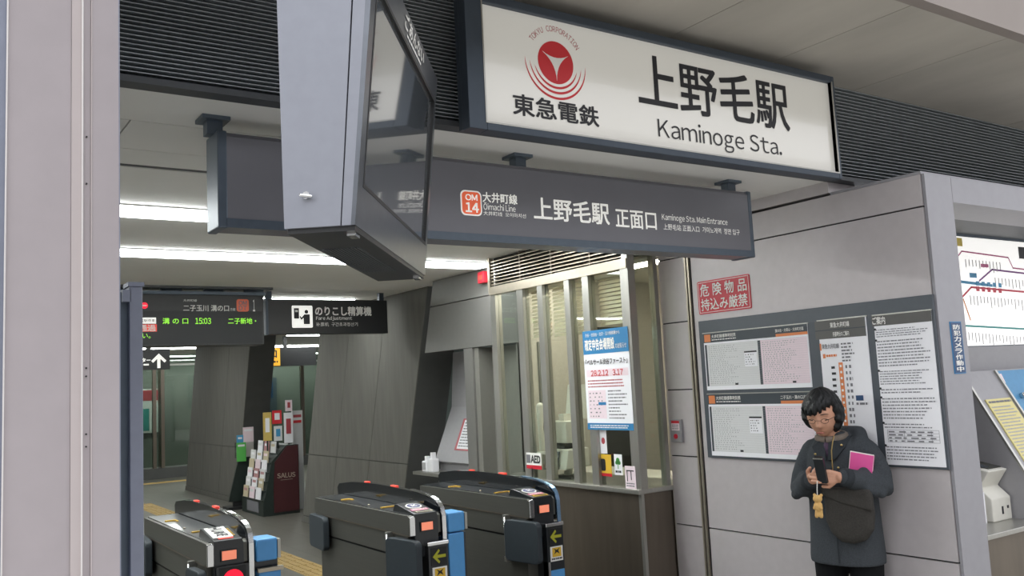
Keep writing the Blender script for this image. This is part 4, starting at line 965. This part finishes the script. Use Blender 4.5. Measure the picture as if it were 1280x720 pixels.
# ------------------------------------------------------------------ ticket machines in the street recess
p = thing('route_map', 'backlit white route and fare map with coloured lines in the ticket recess', 'map', (5.9, 3.05, 1.75)); fk = facing_street(3.03)
MB().box(4.45, 7.4, 3.05, 3.1, 1.70, 2.457).build('case', 'slate', p); plate(fk, 4.5, 7.35, 1.745, 2.435, -.03, 0, 'panel', 'map_white', p)
MB().box(4.4, 7.4, 3.0, 3.06, 1.70, 1.738).build('bottom_rail', 'mach_grey', p)
def mline(pts, m_, wd=.016):
    wd *= .6
    b = MB(); P = [fk.uv(*q) for q in pts]
    for a, c in zip(P, P[1:]):
        d = Vector((c[0]-a[0], c[1]-a[1])); n_ = Vector((-d.y, d.x)).normalized()*wd/2; d = d.normalized()*wd*.3
        b.poly([fk.p(a[0]-d.x-n_.x, a[1]-d.y-n_.y, .001), fk.p(c[0]+d.x-n_.x, c[1]+d.y-n_.y, .001), fk.p(c[0]+d.x+n_.x, c[1]+d.y+n_.y, .001), fk.p(a[0]-d.x+n_.x, a[1]-d.y+n_.y, .001)])
    b.build('map_line', m_, p)
mline([(1196, 322), (1202, 314), (1260, 322), (1266, 335), (1345, 345)], 'map_pink'); mline([(1224, 351), (1240, 337), (1350, 350)], 'map_purple', .02)
mline([(1203, 371), (1214, 359), (1350, 371)], 'map_red', .022); mline([(1200, 352), (1240, 357)], 'map_blue', .03); mline([(1204, 374), (1213, 400)], 'map_orange', .02); mline([(1203, 407), (1350, 415)], 'map_teal', .02)
a = fk.uv(1194, 297); c = fk.uv(1203, 308); plate(fk, a[0], c[0], c[1], a[1], 0, .002, 'yellow_tag', 'map_yellow', p)
a = fk.uv(1273, 314); plate(fk, a[0], a[0]+.2, a[1]-.05, a[1]+.03, 0, .002, 'black_tag', 'ink', p)
a = fk.uv(1226, 332); plate(fk, a[0], a[0]+.09, a[1]-.01, a[1]+.012, 0, .002, 'line_tag', 'map_pink', p); a = fk.uv(1212, 344); plate(fk, a[0], a[0]+.08, a[1]-.015, a[1]+.015, 0, .002, 'line_tag', 'map_blue', p)
b = MB()
for yy, x0, x1 in ((324, 1206, 1256), (347, 1243, 1345), (369, 1212, 1350), (415, 1210, 1350)):
    for k in range(int((x1-x0)/4.3)):
        a = fk.uv(x0+k*4.3, yy+(k*.38)); l_ = random.uniform(.04, .075); b.poly([fk.p(a[0], a[1]-l_, .0012), fk.p(a[0]+.010, a[1]-l_, .0012), fk.p(a[0]+.010, a[1], .0012), fk.p(a[0], a[1], .0012)])
tag(b.build('station_names', 'ink_soft', p), kind='stuff')
for k, x in enumerate((1220, 1227, 1234, 1241, 1248)):
    a = fk.uv(x, 360+k*.6); plate(fk, a[0], a[0]+.035, a[1]-.02, a[1]+.01, .001, .003, 'fare_square', 'map_red', p); a = fk.uv(x, 355+k*.6); plate(fk, a[0], a[0]+.035, a[1]-.01, a[1]+.018, .001, .003, 'fare_square', 'map_blue', p)
# sloping machine with yellow fare table
sx0, sx1 = 4.95, 5.33
p = thing('ticket_machine', 'grey sloping ticket machine unit with yellow fare table in the recess', 'ticket machine', (5.19, 2.85, .80))
fs = Fr((sx1, 0, 0), (0, -1, 0))        # side profile looking along +X
mprof = [(-3.0, .80), (-2.47, .80), (-2.47, .945), (-2.82, 1.59), (-3.0, 1.59)]
MB().prism(fs, mprof, 0, sx1-sx0).build('body', 'mach_grey', p)
sv = Vector((0, .35, .645)).normalized(); fm = Fr((sx0, 2.47, .945), (1, 0, 0), sv)
for u in (0, sx1-sx0-.02): plate(fm, u, u+.02, 0, .73, 0, .012, 'side_rail', 'steel', p)
ft = plate(fm, .075, .34, .02, .55, .0, .006, 'fare_table', 'price_yellow', p); dashes(fm, .09, .33, .04, .51, 24, 'ink_soft', ft, .0075, .35, .01, .03, .004, .2); dashes(fm, .09, .33, .52, .54, 1, 'ink_grey', ft, .0075, .6, .02, .05, .004, 0)
MB().box(4.388, 9, 3.0, 3.1, 1.59, 1.70).build('trim_2', 'mach_grey').__setitem__('kind', 'structure')
p = thing('ticket_machine', 'blue and orange faced ticket vending machine beside the sloping unit', 'ticket machine', (6.2, 2.9, .80))
MB().prism(Fr((7.0, 0, 0), (0, -1, 0)), [(-3.08, .80), (-2.62, .80), (-2.70, 1.0), (-2.92, 1.59), (-3.08, 1.59)], 0, 1.64).build('body', 'mach_grey', p)
sv = Vector((0, .22, .59)).normalized(); fm = Fr((5.36, 2.70, 1.0), (1, 0, 0), sv)
bp_ = plate(fm, .02, 1.6, .34, .62, 0, .006, 'blue_panel', 'mach_blue', p); op_ = plate(fm, .02, 1.6, .03, .33, 0, .006, 'orange_panel', 'mach_orange', p)
for k in range(3):
    u = .30+k*.4; MB().tube([fm.p(u, .45, .0), fm.p(u, .45, .03), fm.p(u+.06, .46, .05)], .016, 10).build('coin_knob', 'chrome', bp_, smooth=True)
    plate(fm, u-.12, u-.02, .15, .25, .006, .01, 'ticket_window', 'ink', op_)
plate(fm, .04, .2, .54, .60, .006, .008, 'panel_label', 'paper_pink', bp_)
tag(MB().box(4.39, 8.9, YF+.002, 3.1, .775, .80).build('machine_shelf', 'steel', bevel=.003), 'stainless steel shelf running under the ticket machines', 'shelf')
tag(MB().box(4.39, 8.9, YF+.03, YF+.06, 0, .775).build('trim_3', 'steel_dark'), kind='structure')
p = thing('card_reader', 'beige counter device with dark keypad and slotted base on the steel shelf', 'device', (4.86, 2.68, .80))
fs = Fr((4.94, 0, 0), (0, -1, 0))
MB().prism(fs, [(-2.80, .80), (-2.60, .80), (-2.60, .92), (-2.66, .975), (-2.60, 1.065), (-2.80, 1.105)], 0, .19).build('body', 'device_beige', p, bevel=.006)
fm = Fr((4.77, 2.60, 1.066), (1, 0, 0), Vector((0, .2, .04))); plate(fm, .03, .16, .03, .17, 0, .004, 'keypad', 'device_dark', p); plate(fm, .02, .08, .05, .15, .004, .006, 'display', 'device_screen', p)
fk2 = facing_street(2.60); plate(fk2, 4.84, 4.855, .835, .875, 0, .002, 'slot', 'ink', p); plate(fk2, 4.895, 4.91, .86, .875, 0, .002, 'slot', 'ink', p)
MB().box(4.56, 4.72, 2.62, 2.8, .80, .96).build('side_box', 'paper_white', p)

# ------------------------------------------------------------------ magazine rack and leaflet stand by the pier
p = thing('magazine_rack', 'dark magazine rack with maroon side panel between the leaning piers', 'rack', (4.45, 12.8, 0))
fs = Fr((0, 12.40, 0), (1, 0, 0)); prof = [(4.10, 0), (4.62, 0), (4.62, .95), (4.44, .95), (4.23, .74), (4.13, .27), (4.10, .20)]
def rack_front(z):
    pts = ((0, 4.10), (.20, 4.10), (.27, 4.13), (.74, 4.23), (.95, 4.44))
    for (za, xa), (zb, xb_) in zip(pts, pts[1:]):
        if z <= zb: return xa+(xb_-xa)*(z-za)/(zb-za)
    return 4.44
MB().prism(fs, prof, -.95, 0).build('body', 'salus_dark', p)
MB().prism(fs, [(4.25, .04), (4.61, .04), (4.61, .94), (4.45, .94), (4.27, .73), (4.25, .4)], 0, .012).build('side_panel', 'salus_maroon', p)
text(fs, 'SALUS', 4.30, 4.56, .505, .57, 'salus_pale', p, .008, .014); plate(fs, 4.35, 4.52, .475, .479, .012, .014, 'underline', 'salus_pale', p)
plate(Fr((4.10, 0, 0), (0, -1, 0)), -13.1, -12.6, .04, .185, 0, .008, 'base_plate', 'ink_grey', p)
mat('leaf_pale', '#c8bda0', .5); mat('leaf_rose', '#b98a8c', .5)
cols = ('paper_white', 'paper_pink', 'leaf_pale', 'paper_white', 'paper_grey', 'leaf_rose')
for r in range(6):
    for c in range(3):
        y = 12.52+c*.28; z = .22+.125*r; x = rack_front(z)-.004
        if c == 0: MB().box(x-.018, rack_front(z)+.03, 12.42, 13.32, z-.012, z).build('tier_ledge', 'salus_dark', p)
        q_ = thing('magazine', '%s leaflet %s in the %s tier of the magazine rack' % (('white', 'pale pink', 'sand coloured', 'white', 'grey', 'dusky rose')[(r*2+c) % 6], ('next the maroon panel', 'in the middle file', 'at the far side')[c], ('lowest', 'second lowest', 'third', 'fourth', 'fifth', 'topmost')[r]), 'magazine', (x, y+.1, z), 'leaflets in the magazine rack')
        def lf(d, h, ya, yb): return [(x+.0146*h/.16-d, ya, z+h), (x+.0146*h/.16, ya, z+h), (x+.0146*h/.16, yb, z+h), (x+.0146*h/.16-d, yb, z+h)]
        MB().hexa(lf(.012, 0, y, y+.2)+lf(.012, .16, y, y+.2)).build('cover', cols[(r*2+c) % 6], q_)
        MB().hexa(lf(.0135, .09, y+.03, y+.17)+lf(.0135, .125, y+.03, y+.17)).build('title_block', cols[(r+c+3) % 6], q_)
tops = (('small_poster', 4.20, 4.32, 1.02, 1.42, 'leaf_yellow', 'paper_white', 'yellow poster card standing on top of the magazine rack'), ('small_poster', 4.335, 4.47, 1.25, 1.44, 'logo_red', 'paper_white', 'red and white card standing behind the magazine rack top'),
        ('small_poster', 4.34, 4.46, 1.01, 1.22, 'paper_grey', 'map_blue', 'blue grey leaflets standing on the magazine rack top'), ('small_poster', 4.49, 4.62, .97, 1.40, 'paper_white', 'logo_maroon', 'white framed card with dark red picture on the magazine rack'), ('small_poster', 4.53, 4.63, 1.42, 1.58, 'paper_pink', 'logo_maroon', 'topmost pink card above the magazine rack'))
for n_, u0, u1, v0, v1, m1, m2, lab in tops:
    q_ = thing(n_, lab, 'card', ((u0+u1)/2, 12.6, v0)); fq2 = facing_street(12.6 if v1 < 1.41 or v0 < 1.0 else 12.64)
    plate(fq2, u0, u1, v0, v1, -.01, 0, 'sheet', m1, q_); plate(fq2, u0+.03, u1-.03, v0+(v1-v0)*.3, v1-(v1-v0)*.2, 0, .004, 'picture', m2, q_)
    plate(fq2, (u0+u1)/2-.01, (u0+u1)/2+.01, min(.95, .74+((u0+u1)/2-.01-4.23))-.01, v0+.02, -.02, -.01, 'support', 'salus_dark', q_)
q_ = thing('framed_notice', 'pale notice with red band fixed beside the magazine rack', 'notice', (4.72, 12.75, 0)); fq2 = facing_street(12.74)
plate(fq2, 4.66, 4.82, .0, 1.42, -.03, 0, 'panel', 'paper_grey', q_); plate(fq2, 4.68, 4.80, 1.24, 1.28, 0, .003, 'red_band', 'logo_red', q_); plate(fq2, 4.68, 4.80, 1.32, 1.36, 0, .003, 'red_band', 'logo_maroon', q_)
q_ = thing('leaflet_stand', 'black floor stand holding pink and green leaflets by the leaning pier', 'stand', (4.2, 13.6, 0)); fq2 = facing_street(13.6)
MB().prism(fq2, [(3.98, .12), (4.26, .12), (4.30, .98), (4.20, .98)], -.04, 0).build('panel', 'salus_dark', q_); MB().box(3.96, 4.28, 13.55, 13.85, .0, .04).build('base', 'sign_black', q_); MB().box(4.05, 4.2, 13.62, 13.66, .04, .2).build('neck', 'sign_black', q_)
b = MB(); b.fbox(fq2, 4.08, 4.37, .76, .98, .046, .05).fbox(fq2, 4.08, 4.37, .76, .98, 0, .004).fbox(fq2, 4.08, 4.084, .76, .98, .004, .046).fbox(fq2, 4.366, 4.37, .76, .98, .004, .046).fbox(fq2, 4.08, 4.37, .756, .76, 0, .05)
b.build('pocket', 'glass_clear', q_)
for k, (u0, u1, v0, v1, m1, lab) in enumerate(((4.09, 4.23, .70, .98, 'leaf_green', 'bright green leaflet in the black floor stand'), (4.20, 4.36, 1.0, 1.20, 'paper_pink', 'pink brochure at the top of the black floor stand'), (4.10, 4.20, .99, 1.09, 'map_blue', 'small blue brochure in the black floor stand'))):
    yy = (13.543, 13.578, 13.566)[k]; vb = v0 if k == 0 else .76
    s2 = thing('leaflet', lab, 'leaflet', ((u0+u1)/2, yy, vb)); f3 = facing_street(yy); plate(f3, u0, u1, vb, v1, -.007, 0, 'sheet', m1, s2); plate(f3, u0+.02, u1-.02, v1-.06, v1-.03, 0, .001, 'title', 'paper_white', s2)

# ------------------------------------------------------------------ the woman by the notice board
def baked(b, name, m_, parent, voxel=0, smooth_it=0, sub=0):
    """closed volumes fused into one smooth surface"""
    me = D.meshes.new(name); me.from_pydata(b.v, [], b.f)
    o = D.objects.new(name, me); COL.objects.link(o)
    if voxel:
        md = o.modifiers.new('r', 'REMESH'); md.mode = 'VOXEL'; md.voxel_size = voxel
    if smooth_it:
        md = o.modifiers.new('s', 'SMOOTH'); md.iterations = smooth_it; md.factor = .5
    if sub:
        md = o.modifiers.new('u', 'SUBSURF'); md.levels = sub
    me2 = D.meshes.new_from_object(o.evaluated_get(bpy.context.evaluated_depsgraph_get()))
    D.objects.remove(o); D.meshes.remove(me)
    r = MB(); r.v = [v.co.copy() for v in me2.vertices]; r.f = [list(p.vertices) for p in me2.polygons]; D.meshes.remove(me2)
    return r.build(name, m_, parent, smooth=True)
WB = Vector((3.981, 2.945, 0)); WF = Vector((-.97, -.243, 0)).normalized(); WLf = Vector((-WF.y, WF.x, 0))
def Q(f, l, z): return WB + WF*f + WLf*l + Vector((0, 0, z))
wo = thing('person', 'person in dark grey hooded coat leaning at the wall and looking at a phone', 'person', WB)
def ring(z, hl, hf, cf=0., cl=0., n=30, pw=2.3):
    out = []
    for j in range(n):
        a = 2*PI*j/n; c, s_ = math.cos(a), math.sin(a)
        out.append(Q(cf+hf*math.copysign(abs(c)**(2/pw), c), cl+hl*math.copysign(abs(s_)**(2/pw), s_), z))
    return out
# head surface in head coordinates (x forward, y left, z up)
HC = Vector((.085, -.035, 1.418)); hyaw, hpit, HS = math.radians(9), math.radians(16), 1.07
def HQ(v):
    x, y, z = [c*HS for c in v]
    x, z = x*math.cos(hpit)+z*math.sin(hpit), -x*math.sin(hpit)+z*math.cos(hpit)
    x, y = x*math.cos(hyaw)-y*math.sin(hyaw), x*math.sin(hyaw)+y*math.cos(hyaw)
    return Q(HC.x+x, HC.y+y, HC.z+z)
def gs(a, b_, wa, wb_): return math.exp(-(a/wa)**2-(b_/wb_)**2)
def headpt(th, ph):      # th from bottom pole 0..pi, ph azimuth (0 = face)
    x, y, z = math.sin(th)*math.cos(ph), math.sin(th)*math.sin(ph), -math.cos(th)
    t_ = max(0, -z); px, py, pz = .088*x, .071*y*(1-.30*t_*t_), .108*z
    px *= (1-.10*t_) if x > 0 else (1-.25*t_)
    if x > 0:
        px += .005*math.copysign(1, x)*x
        d = .021*gs(py, pz+.028, .0095, .013) + .012*gs(py, pz+.008, .007, .020) + .004*gs(abs(py)-.011, pz+.032, .006, .007)
        d -= .009*gs(abs(py)-.030, pz-.006, .014, .012); d += .004*gs(abs(py)-.030, pz-.026, .02, .008)
        d += .006*gs(py, pz+.060, .022, .008) - .004*gs(py, pz+.0605, .02, .0022) + .009*gs(py, pz+.092, .02, .014) - .003*gs(py, pz+.073, .016, .005)
        d += .004*gs(abs(py)-.038, pz+.03, .015, .02)
        px += d*x
    return px, py, pz
b = MB(); N1, N2 = 60, 72
b.loft([[HQ(headpt(PI*(i+.3)/(N1-.4), 2*PI*j/N2)) for j in range(N2)] for i in range(N1)])
b.capsule([Q(.0, -.01, 1.22), Q(.03, -.025, 1.30), Q(.065, -.04, 1.37)], [.055, .050, .052], 16)
b.loft([ring(.70, .15, .09), ring(.85, .155, .10), ring(1.0, .13, .09), ring(1.15, .15, .09), ring(1.23, .14, .075), ring(1.28, .06, .05)])
for sgn, el, wr_ in ((-1, (.03, -.205, 1.03), (.205, -.068, 1.098)), (1, (.04, .215, 1.06), (.24, .092, 1.12))):
    b.capsule([Q(0, .135*sgn, 1.225), Q(el[0]*.6, (.15*sgn+el[1])/2, 1.12), Q(*el), Q(*[(a+c)/2 for a, c in zip(el, wr_)]), Q(*wr_)], [.045, .042, .036, .033, .026], 12)
    b.capsule([Q(.0, .085*sgn, .76), Q(.015, .088*sgn, .45), Q(.0, .088*sgn, .09)], [.07, .05, .036], 12)
def hand(wr_, dirn, up, side, curl, thumb):
    """palm, four bent fingers of unequal length and a thumb from the side of the palm"""
    wv, d, u = Vector(wr_), Vector(dirn).normalized(), Vector(up).normalized(); s_ = d.cross(u).normalized()*side
    for k in range(4):      # palm as four metacarpal rays
        o_ = s_*(.024-.016*k); b.capsule([Q(*(wv+o_*.5)), Q(*(wv+d*.045+o_)), Q(*(wv+d*.075+o_))], [.014, .0135, .011], 10)
    for k, ln in enumerate((.058, .066, .061, .048)):
        o_ = s_*(.026-.0175*k); p0 = wv+d*.075+o_; c1, c2 = curl[0], curl[1]
        d1 = (d*math.cos(c1)+u*math.sin(c1)); d2 = (d*math.cos(c1+c2)+u*math.sin(c1+c2))
        p1 = p0+d1*ln*.48; p2 = p1+d2*ln*.52; b.capsule([Q(*p0), Q(*p1), Q(*p2)], [.0088, .0082, .0070], 8)
    t0 = wv+d*.025+s_*.026; t1 = t0+(d*.5+s_*.5+u*thumb).normalized()*.034; t2 = t1+(d*.9+u*thumb).normalized()*.028
    b.capsule([Q(*t0), Q(*t1), Q(*t2)], [.012, .0105, .0085], 8)
hand((.20, -.066, 1.098), (.70, .55, .22), (-.35, .30, .75), 1, (.55, .75), .5)
hand((.243, .088, 1.121), (.42, -.86, .05), (-.85, -.35, .0), 1, (.25, .35), .25)
body = baked(b, 'body', 'skin', wo, .0038, 2)
# face details
for s_ in (-1, 1):
    lid = [HQ((.0795-.25*abs(y-.031)**1.0*.25, s_*y, .0015-.0035*math.sin((y-.017)/.028*PI))) for y in (.017, .024, .031, .038, .045)]
    MB().tube(lid, [.001, .0022, .0026, .0022, .001], 6).build('eyelid', 'brow', wo, smooth=True)
    br_ = [HQ((.092-.45*max(0, y-.02)**1.15, s_*y, .027+.003*math.sin((y-.012)/.04*PI))) for y in (.012, .022, .032, .042, .05)]
    MB().tube(br_, [.0015, .0026, .0026, .002, .001], 6).build('eyebrow', 'brow', wo, smooth=True)
MB().tube([HQ((.0965-.9*y*y*8, y, -.0600+.0012*math.cos(y*120))) for y in (-.021, -.012, -.004, 0, .004, .012, .021)], [.0012, .0032, .0038, .0034, .0038, .0032, .0012], 8).build('lips', 'lips', wo, smooth=True)
gl = thing('glasses', 'thin framed glasses worn on the face above the grey scarf', 'glasses', HQ((.1, 0, 0)))
for s_ in (-1, 1):
    pts = [HQ((.098-.35*abs(.031+.019*math.cos(a))*.35, s_*(.030+.0165*math.cos(a)), -.002+.0115*math.sin(a))) for a in [2*PI*i/20 for i in range(21)]]
    MB().tube(pts, .0011, 6).build('rim', 'brow', gl); MB().tube([HQ((.0915, s_*.0465, .003)), HQ((.05, s_*.074, .008)), HQ((.0, s_*.076, .006))], .0012, 6).build('temple', 'brow', gl)
MB().tube([HQ((.0965, -.0135, .0)), HQ((.1055, 0, .004)), HQ((.0965, .0135, .0))], .0011, 6).build('bridge', 'brow', gl)
# hair: a full shell, parted away from the face, falling to the nape
b = MB(); N1, N2 = 64, 110; rg = []
for i in range(N1):
    th = PI*(i+.3)/(N1-.4); r_ = []
    for j in range(N2):
        ph = 2*PI*j/N2; pa = ph if ph <= PI else ph-2*PI; el = th-PI/2
        hx, hy, hz = headpt(th, ph)
        clump = math.sin(pa*13+4*math.sin(el*4))*.6+math.sin(pa*29+el*11)*.4
        tk = .026+.006*math.cos(pa*2)*(1 if el < .3 else .3)+.004*clump*(1 if el < .9 else .4)
        if el > .35: tk -= .004*(el-.35)
        # face opening: below the swept fringe, between the cheeks
        fringe = math.radians(21)+.16*math.sin(pa*1.6-.5)+.06*math.sin(pa*19+1)+.04*math.sin(pa*41)
        half = math.radians(64)+.06*math.sin(el*17)+(.06 if pa < 0 else -.04)
        a_ = 1/(1+math.exp((abs(pa)-half)/.05)); c_ = 1/(1+math.exp((el-fringe)/.04)); face = a_*c_
        sd = max(0, 1-abs(abs(pa)-1.3)/.8)
        low = math.radians(-50)+.07*math.sin(pa*13)+.06*math.sin(pa*29)+(.42 if pa < 0 else .16)*sd
        bot = 1/(1+math.exp((el-low)/.05))
        k = max(face, bot)
        if el < .4: tk += .007*math.exp(-((el+.1)/.4)**2)*(1-k)*abs(math.sin(pa))
        r0 = math.sqrt(hx*hx+hy*hy+hz*hz); rr = r0+tk*(1-k)-.020*k
        r_.append(HQ((hx/r0*rr-.004, hy/r0*rr, hz/r0*rr)))
    rg.append(r_)
b.loft(rg); hair = baked(b, 'hair', 'hair', wo, 0, 1)
# coat with sleeves and hood, one surface
b = MB()
b.loft([ring(.672, .182, .138, .005), ring(.70, .184, .138, .005), ring(.80, .178, .136), ring(.92, .172, .133), ring(1.05, .168, .130), ring(1.15, .170, .126), ring(1.22, .165, .112), ring(1.262, .135, .095), ring(1.285, .095, .078, .0, -.01), ring(1.31, .072, .068, .005, -.015), ring(1.325, .060, .06, .008, -.018)])
for sgn, el, wr_ in ((-1, (.03, -.208, 1.03), (.185, -.088, 1.09)), (1, (.035, .218, 1.058), (.215, .118, 1.115))):
    e_ = Vector(el); w_ = Vector(wr_); sh = Vector((-.005, .132*sgn, 1.222))
    b.capsule([Q(*sh), Q(*((sh*2+e_)/3+Vector((0, .012*sgn, 0)))), Q(*((sh+e_*2)/3+Vector((0, .012*sgn, 0)))), Q(*e_), Q(*((e_*2+w_)/3)), Q(*((e_+w_*2)/3)), Q(*w_)], [.068, .064, .060, .057, .055, .052, .047], 18)
    for k in range(3):
        pm = e_+(w_-e_)*(.12+.2*k); b.capsule([Q(*(pm+Vector((0, 0, .045)))), Q(*(pm+Vector((.03, .02*sgn, -.03))))], .03, 8)
b.capsule([Q(.02, -.115, 1.255), Q(-.05, -.10, 1.285), Q(-.095, -.02, 1.30), Q(-.07, .08, 1.30), Q(.0, .115, 1.275), Q(.05, .10, 1.25)], [.028, .042, .05, .05, .042, .028], 14)
coat = baked(b, 'coat', 'coat', wo, .0075, 5)
# hem, placket, collar, cuffs
for sgn, el, wr_ in ((-1, (.03, -.208, 1.03), (.185, -.088, 1.09)), (1, (.035, .218, 1.058), (.215, .118, 1.115))):
    e_ = Vector(el); w_ = Vector(wr_); d = (w_-e_).normalized(); MB().tube([Q(*(w_-d*.005)), Q(*(w_+d*.028))], [.048, .043], 20, True).build('cuff', 'coat_dark', coat, smooth=True)
def fsurf(l, z):     # front of the coat
    t_ = min(1, max(0, (1.325-z)/.11)); hf = .062+(.125-.062)*math.sin(t_*PI/2); hl = .06+.125*t_
    return hf*max(0, 1-abs(l/hl)**2.3)**(1/2.3)
for side, l0, l1, nm in ((-1, -.075, -.02, 'lapel'), (1, .02, .085, 'lapel')):
    pts = [(l0 if side < 0 else l1, 1.305), (side*.012-.012, 1.30), (side*.006, 1.19), (side*.045, 1.20), (side*.085, 1.255)]
    b = MB(); P = [Q(fsurf(l, z)+.014, l-.01, z) for l, z in pts]; N_ = [p - WF*.012 for p in P]
    i0 = len(b.v); b.v += P+N_; k = len(P); b.f += [list(range(k)), list(range(k, 2*k))[::-1]]+[[j, k+j, k+(j+1) % k, (j+1) % k] for j in range(k)]
    b.build(nm, 'coat_dark', coat)
MB().tube([Q(fsurf(.03, z)+.019, .018, z) for z in (1.31, 1.28, 1.24, 1.20, 1.16, 1.12)], .0028, 6).build('zipper', 'brass', coat)
for l, z in ((.062, 1.265), (.045, 1.155), (-.07, 1.22)): MB().ball(Q(fsurf(l, z)+.016, l, z), .0065, 10, 6).build('snap_button', 'brass', coat, smooth=True)
MB().tube([Q(.146, .012, z) for z in (.69, .76, .82)], .003, 6).build('front_seam', 'coat_dark', coat)
# scarf and jumper in the neck opening
b = MB()
b.tube([Q(.028+.062*math.cos(a)*1.05, -.022+.066*math.sin(a), 1.30-.012*math.cos(a)) for a in [2*PI*i/24 for i in range(25)]], .019, 12, False); b.build('scarf', 'scarf', wo, smooth=True)
MB().ball(Q(.088, -.022, 1.235), (.03, .03, .055), 14, 10).build('jumper', 'sweater', wo, smooth=True)
# trousers and shoes
b = MB()
for sgn in (-1, 1): b.capsule([Q(.0, .088*sgn, .74), Q(.014, .09*sgn, .45), Q(.005, .09*sgn, .10)], [.090, .072, .066], 16)
baked(b, 'trousers', 'trousers', wo, .009, 3)
for sgn in (-1, 1):
    b = MB(); b.capsule([Q(-.03, .09*sgn, .045), Q(.06, .095*sgn, .043), Q(.14, .10*sgn, .035)], [.043, .043, .034], 14); o = baked(b, 'shoe', 'shoe', wo)
    MB().tube([Q(.045, .092*sgn, 0.0), Q(.045, .092*sgn, .012)], .044, 14).build('sole', 'sign_black', o)
# things she holds or carries
p = thing('phone', 'dark folding phone held up in both hands of the person', 'phone', Q(.285, -.002, 1.10))
pf = Fr(Q(.278, .022, 1.095), WLf*1.0+WF*.12, Vector((0, 0, 1))+WF*.28)
if pf.N.dot(WF) < 0: pf.N = -pf.N
MB().prism(pf, rrect(-.026, .026, .0, .135, .006), -.007, .007).build('shell', 'phone_dark', p, bevel=.002); MB().prism(pf, rrect(-.026, .026, .124, .131, .003), .007, .008).build('silver_band', 'steel', p)
plate(pf, -.022, .022, .02, .12, -.009, -.007, 'screen', 'device_screen', p)
CZ = .045
p = thing('bear_charm', 'small tan bear charm dangling from the phone strap', 'charm', Q(.292, -.008, .915))
MB().tube([Q(.288, -.004, 1.105), Q(.292, -.006, 1.07), Q(.292, -.008, 1.03)], .0022, 6).build('strap', 'page_white', p)
b = MB(); b.ball(Q(.292, -.008, .975+CZ), (.021, .023, .019)); b.ball(Q(.285, .009, .992+CZ), .008, 10, 6); b.ball(Q(.285, -.025, .992+CZ), .008, 10, 6)
b.ball(Q(.292, -.006, .937+CZ), (.018, .018, .024))
for s_ in (-1, 1): b.capsule([Q(.292, -.006+s_*.009, .920+CZ), Q(.296, -.006+s_*.011, .892+CZ)], .010, 8); b.capsule([Q(.295, -.006+s_*.014, .950+CZ), Q(.302, -.006+s_*.018, .930+CZ)], .007, 8)
baked(b, 'bear', 'charm_tan', p, .003, 2)
p = thing('pink_book', 'bright pink paperback tucked between the arm and the coat', 'book', Q(.16, .19, 1.08))
bf = Fr(Q(.122, .085, 1.115), WLf*.97-WF*.10+Vector((0, 0, -.18)), Vector((0, 0, 1))+WLf*.18)
if bf.N.dot(WF) < 0: bf.N = -bf.N
MB().fbox(bf, 0, .112, 0, .125, -.006, .006).build('pages', 'page_white', p); plate(bf, .004, .113, -.002, .121, .006, .0085, 'cover', 'pink_book', p); plate(bf, .004, .113, -.002, .121, -.0085, -.006, 'cover', 'pink_book', p)
p = thing('shoulder_bag', 'brownish charcoal slouchy shoulder bag hanging in front of the coat', 'bag', Q(.17, .115, .73))
b = MB(); cz = .945
out = [(-.128, .085), (-.10, .118), (.10, .118), (.128, .085), (.137, .0), (.125, -.09), (.085, -.145), (.02, -.168), (-.045, -.165), (-.10, -.12), (-.130, -.05)]
def bagring(sc, f): return [Q(f-.25*abs(l)*abs(l)-.012, .085+l*sc*.9, cz+((z+.01)*sc-.01)*.92) for l, z in out[::-1]]
b.loft([bagring(.80, .125), bagring(.97, .14), bagring(1.0, .165), bagring(.96, .19), bagring(.80, .205), bagring(.45, .212)]); baked(b, 'pouch', 'bag', p, .008, 4)
b = MB(); fo2 = [(-.130, .125), (.132, .125), (.140, .07), (.138, .012), (.06, .03), (-.02, .045), (-.09, .07), (-.132, .09)]
def flring(sc, f): return [Q(f-.25*l*l-.012, .085+l*sc*.9, cz+.075+(z-.08)*sc*.92) for l, z in fo2[::-1]]
b.loft([flring(.97, .155), flring(1.02, .185), flring(1.0, .208), flring(.9, .216)]); baked(b, 'flap', 'bag', p, .006, 3)
b = MB(); sp = [Q(.14, .18, 1.04), Q(.08, .185, 1.06), Q(-.02, .175, 1.10), Q(-.11, .10, 1.18), Q(-.12, .02, 1.25), Q(-.09, -.06, 1.30), Q(-.02, -.09, 1.295), Q(.05, -.09, 1.26)]
b.tube(sp, .010, 8).build('strap', 'coat_dark', p, smooth=True)
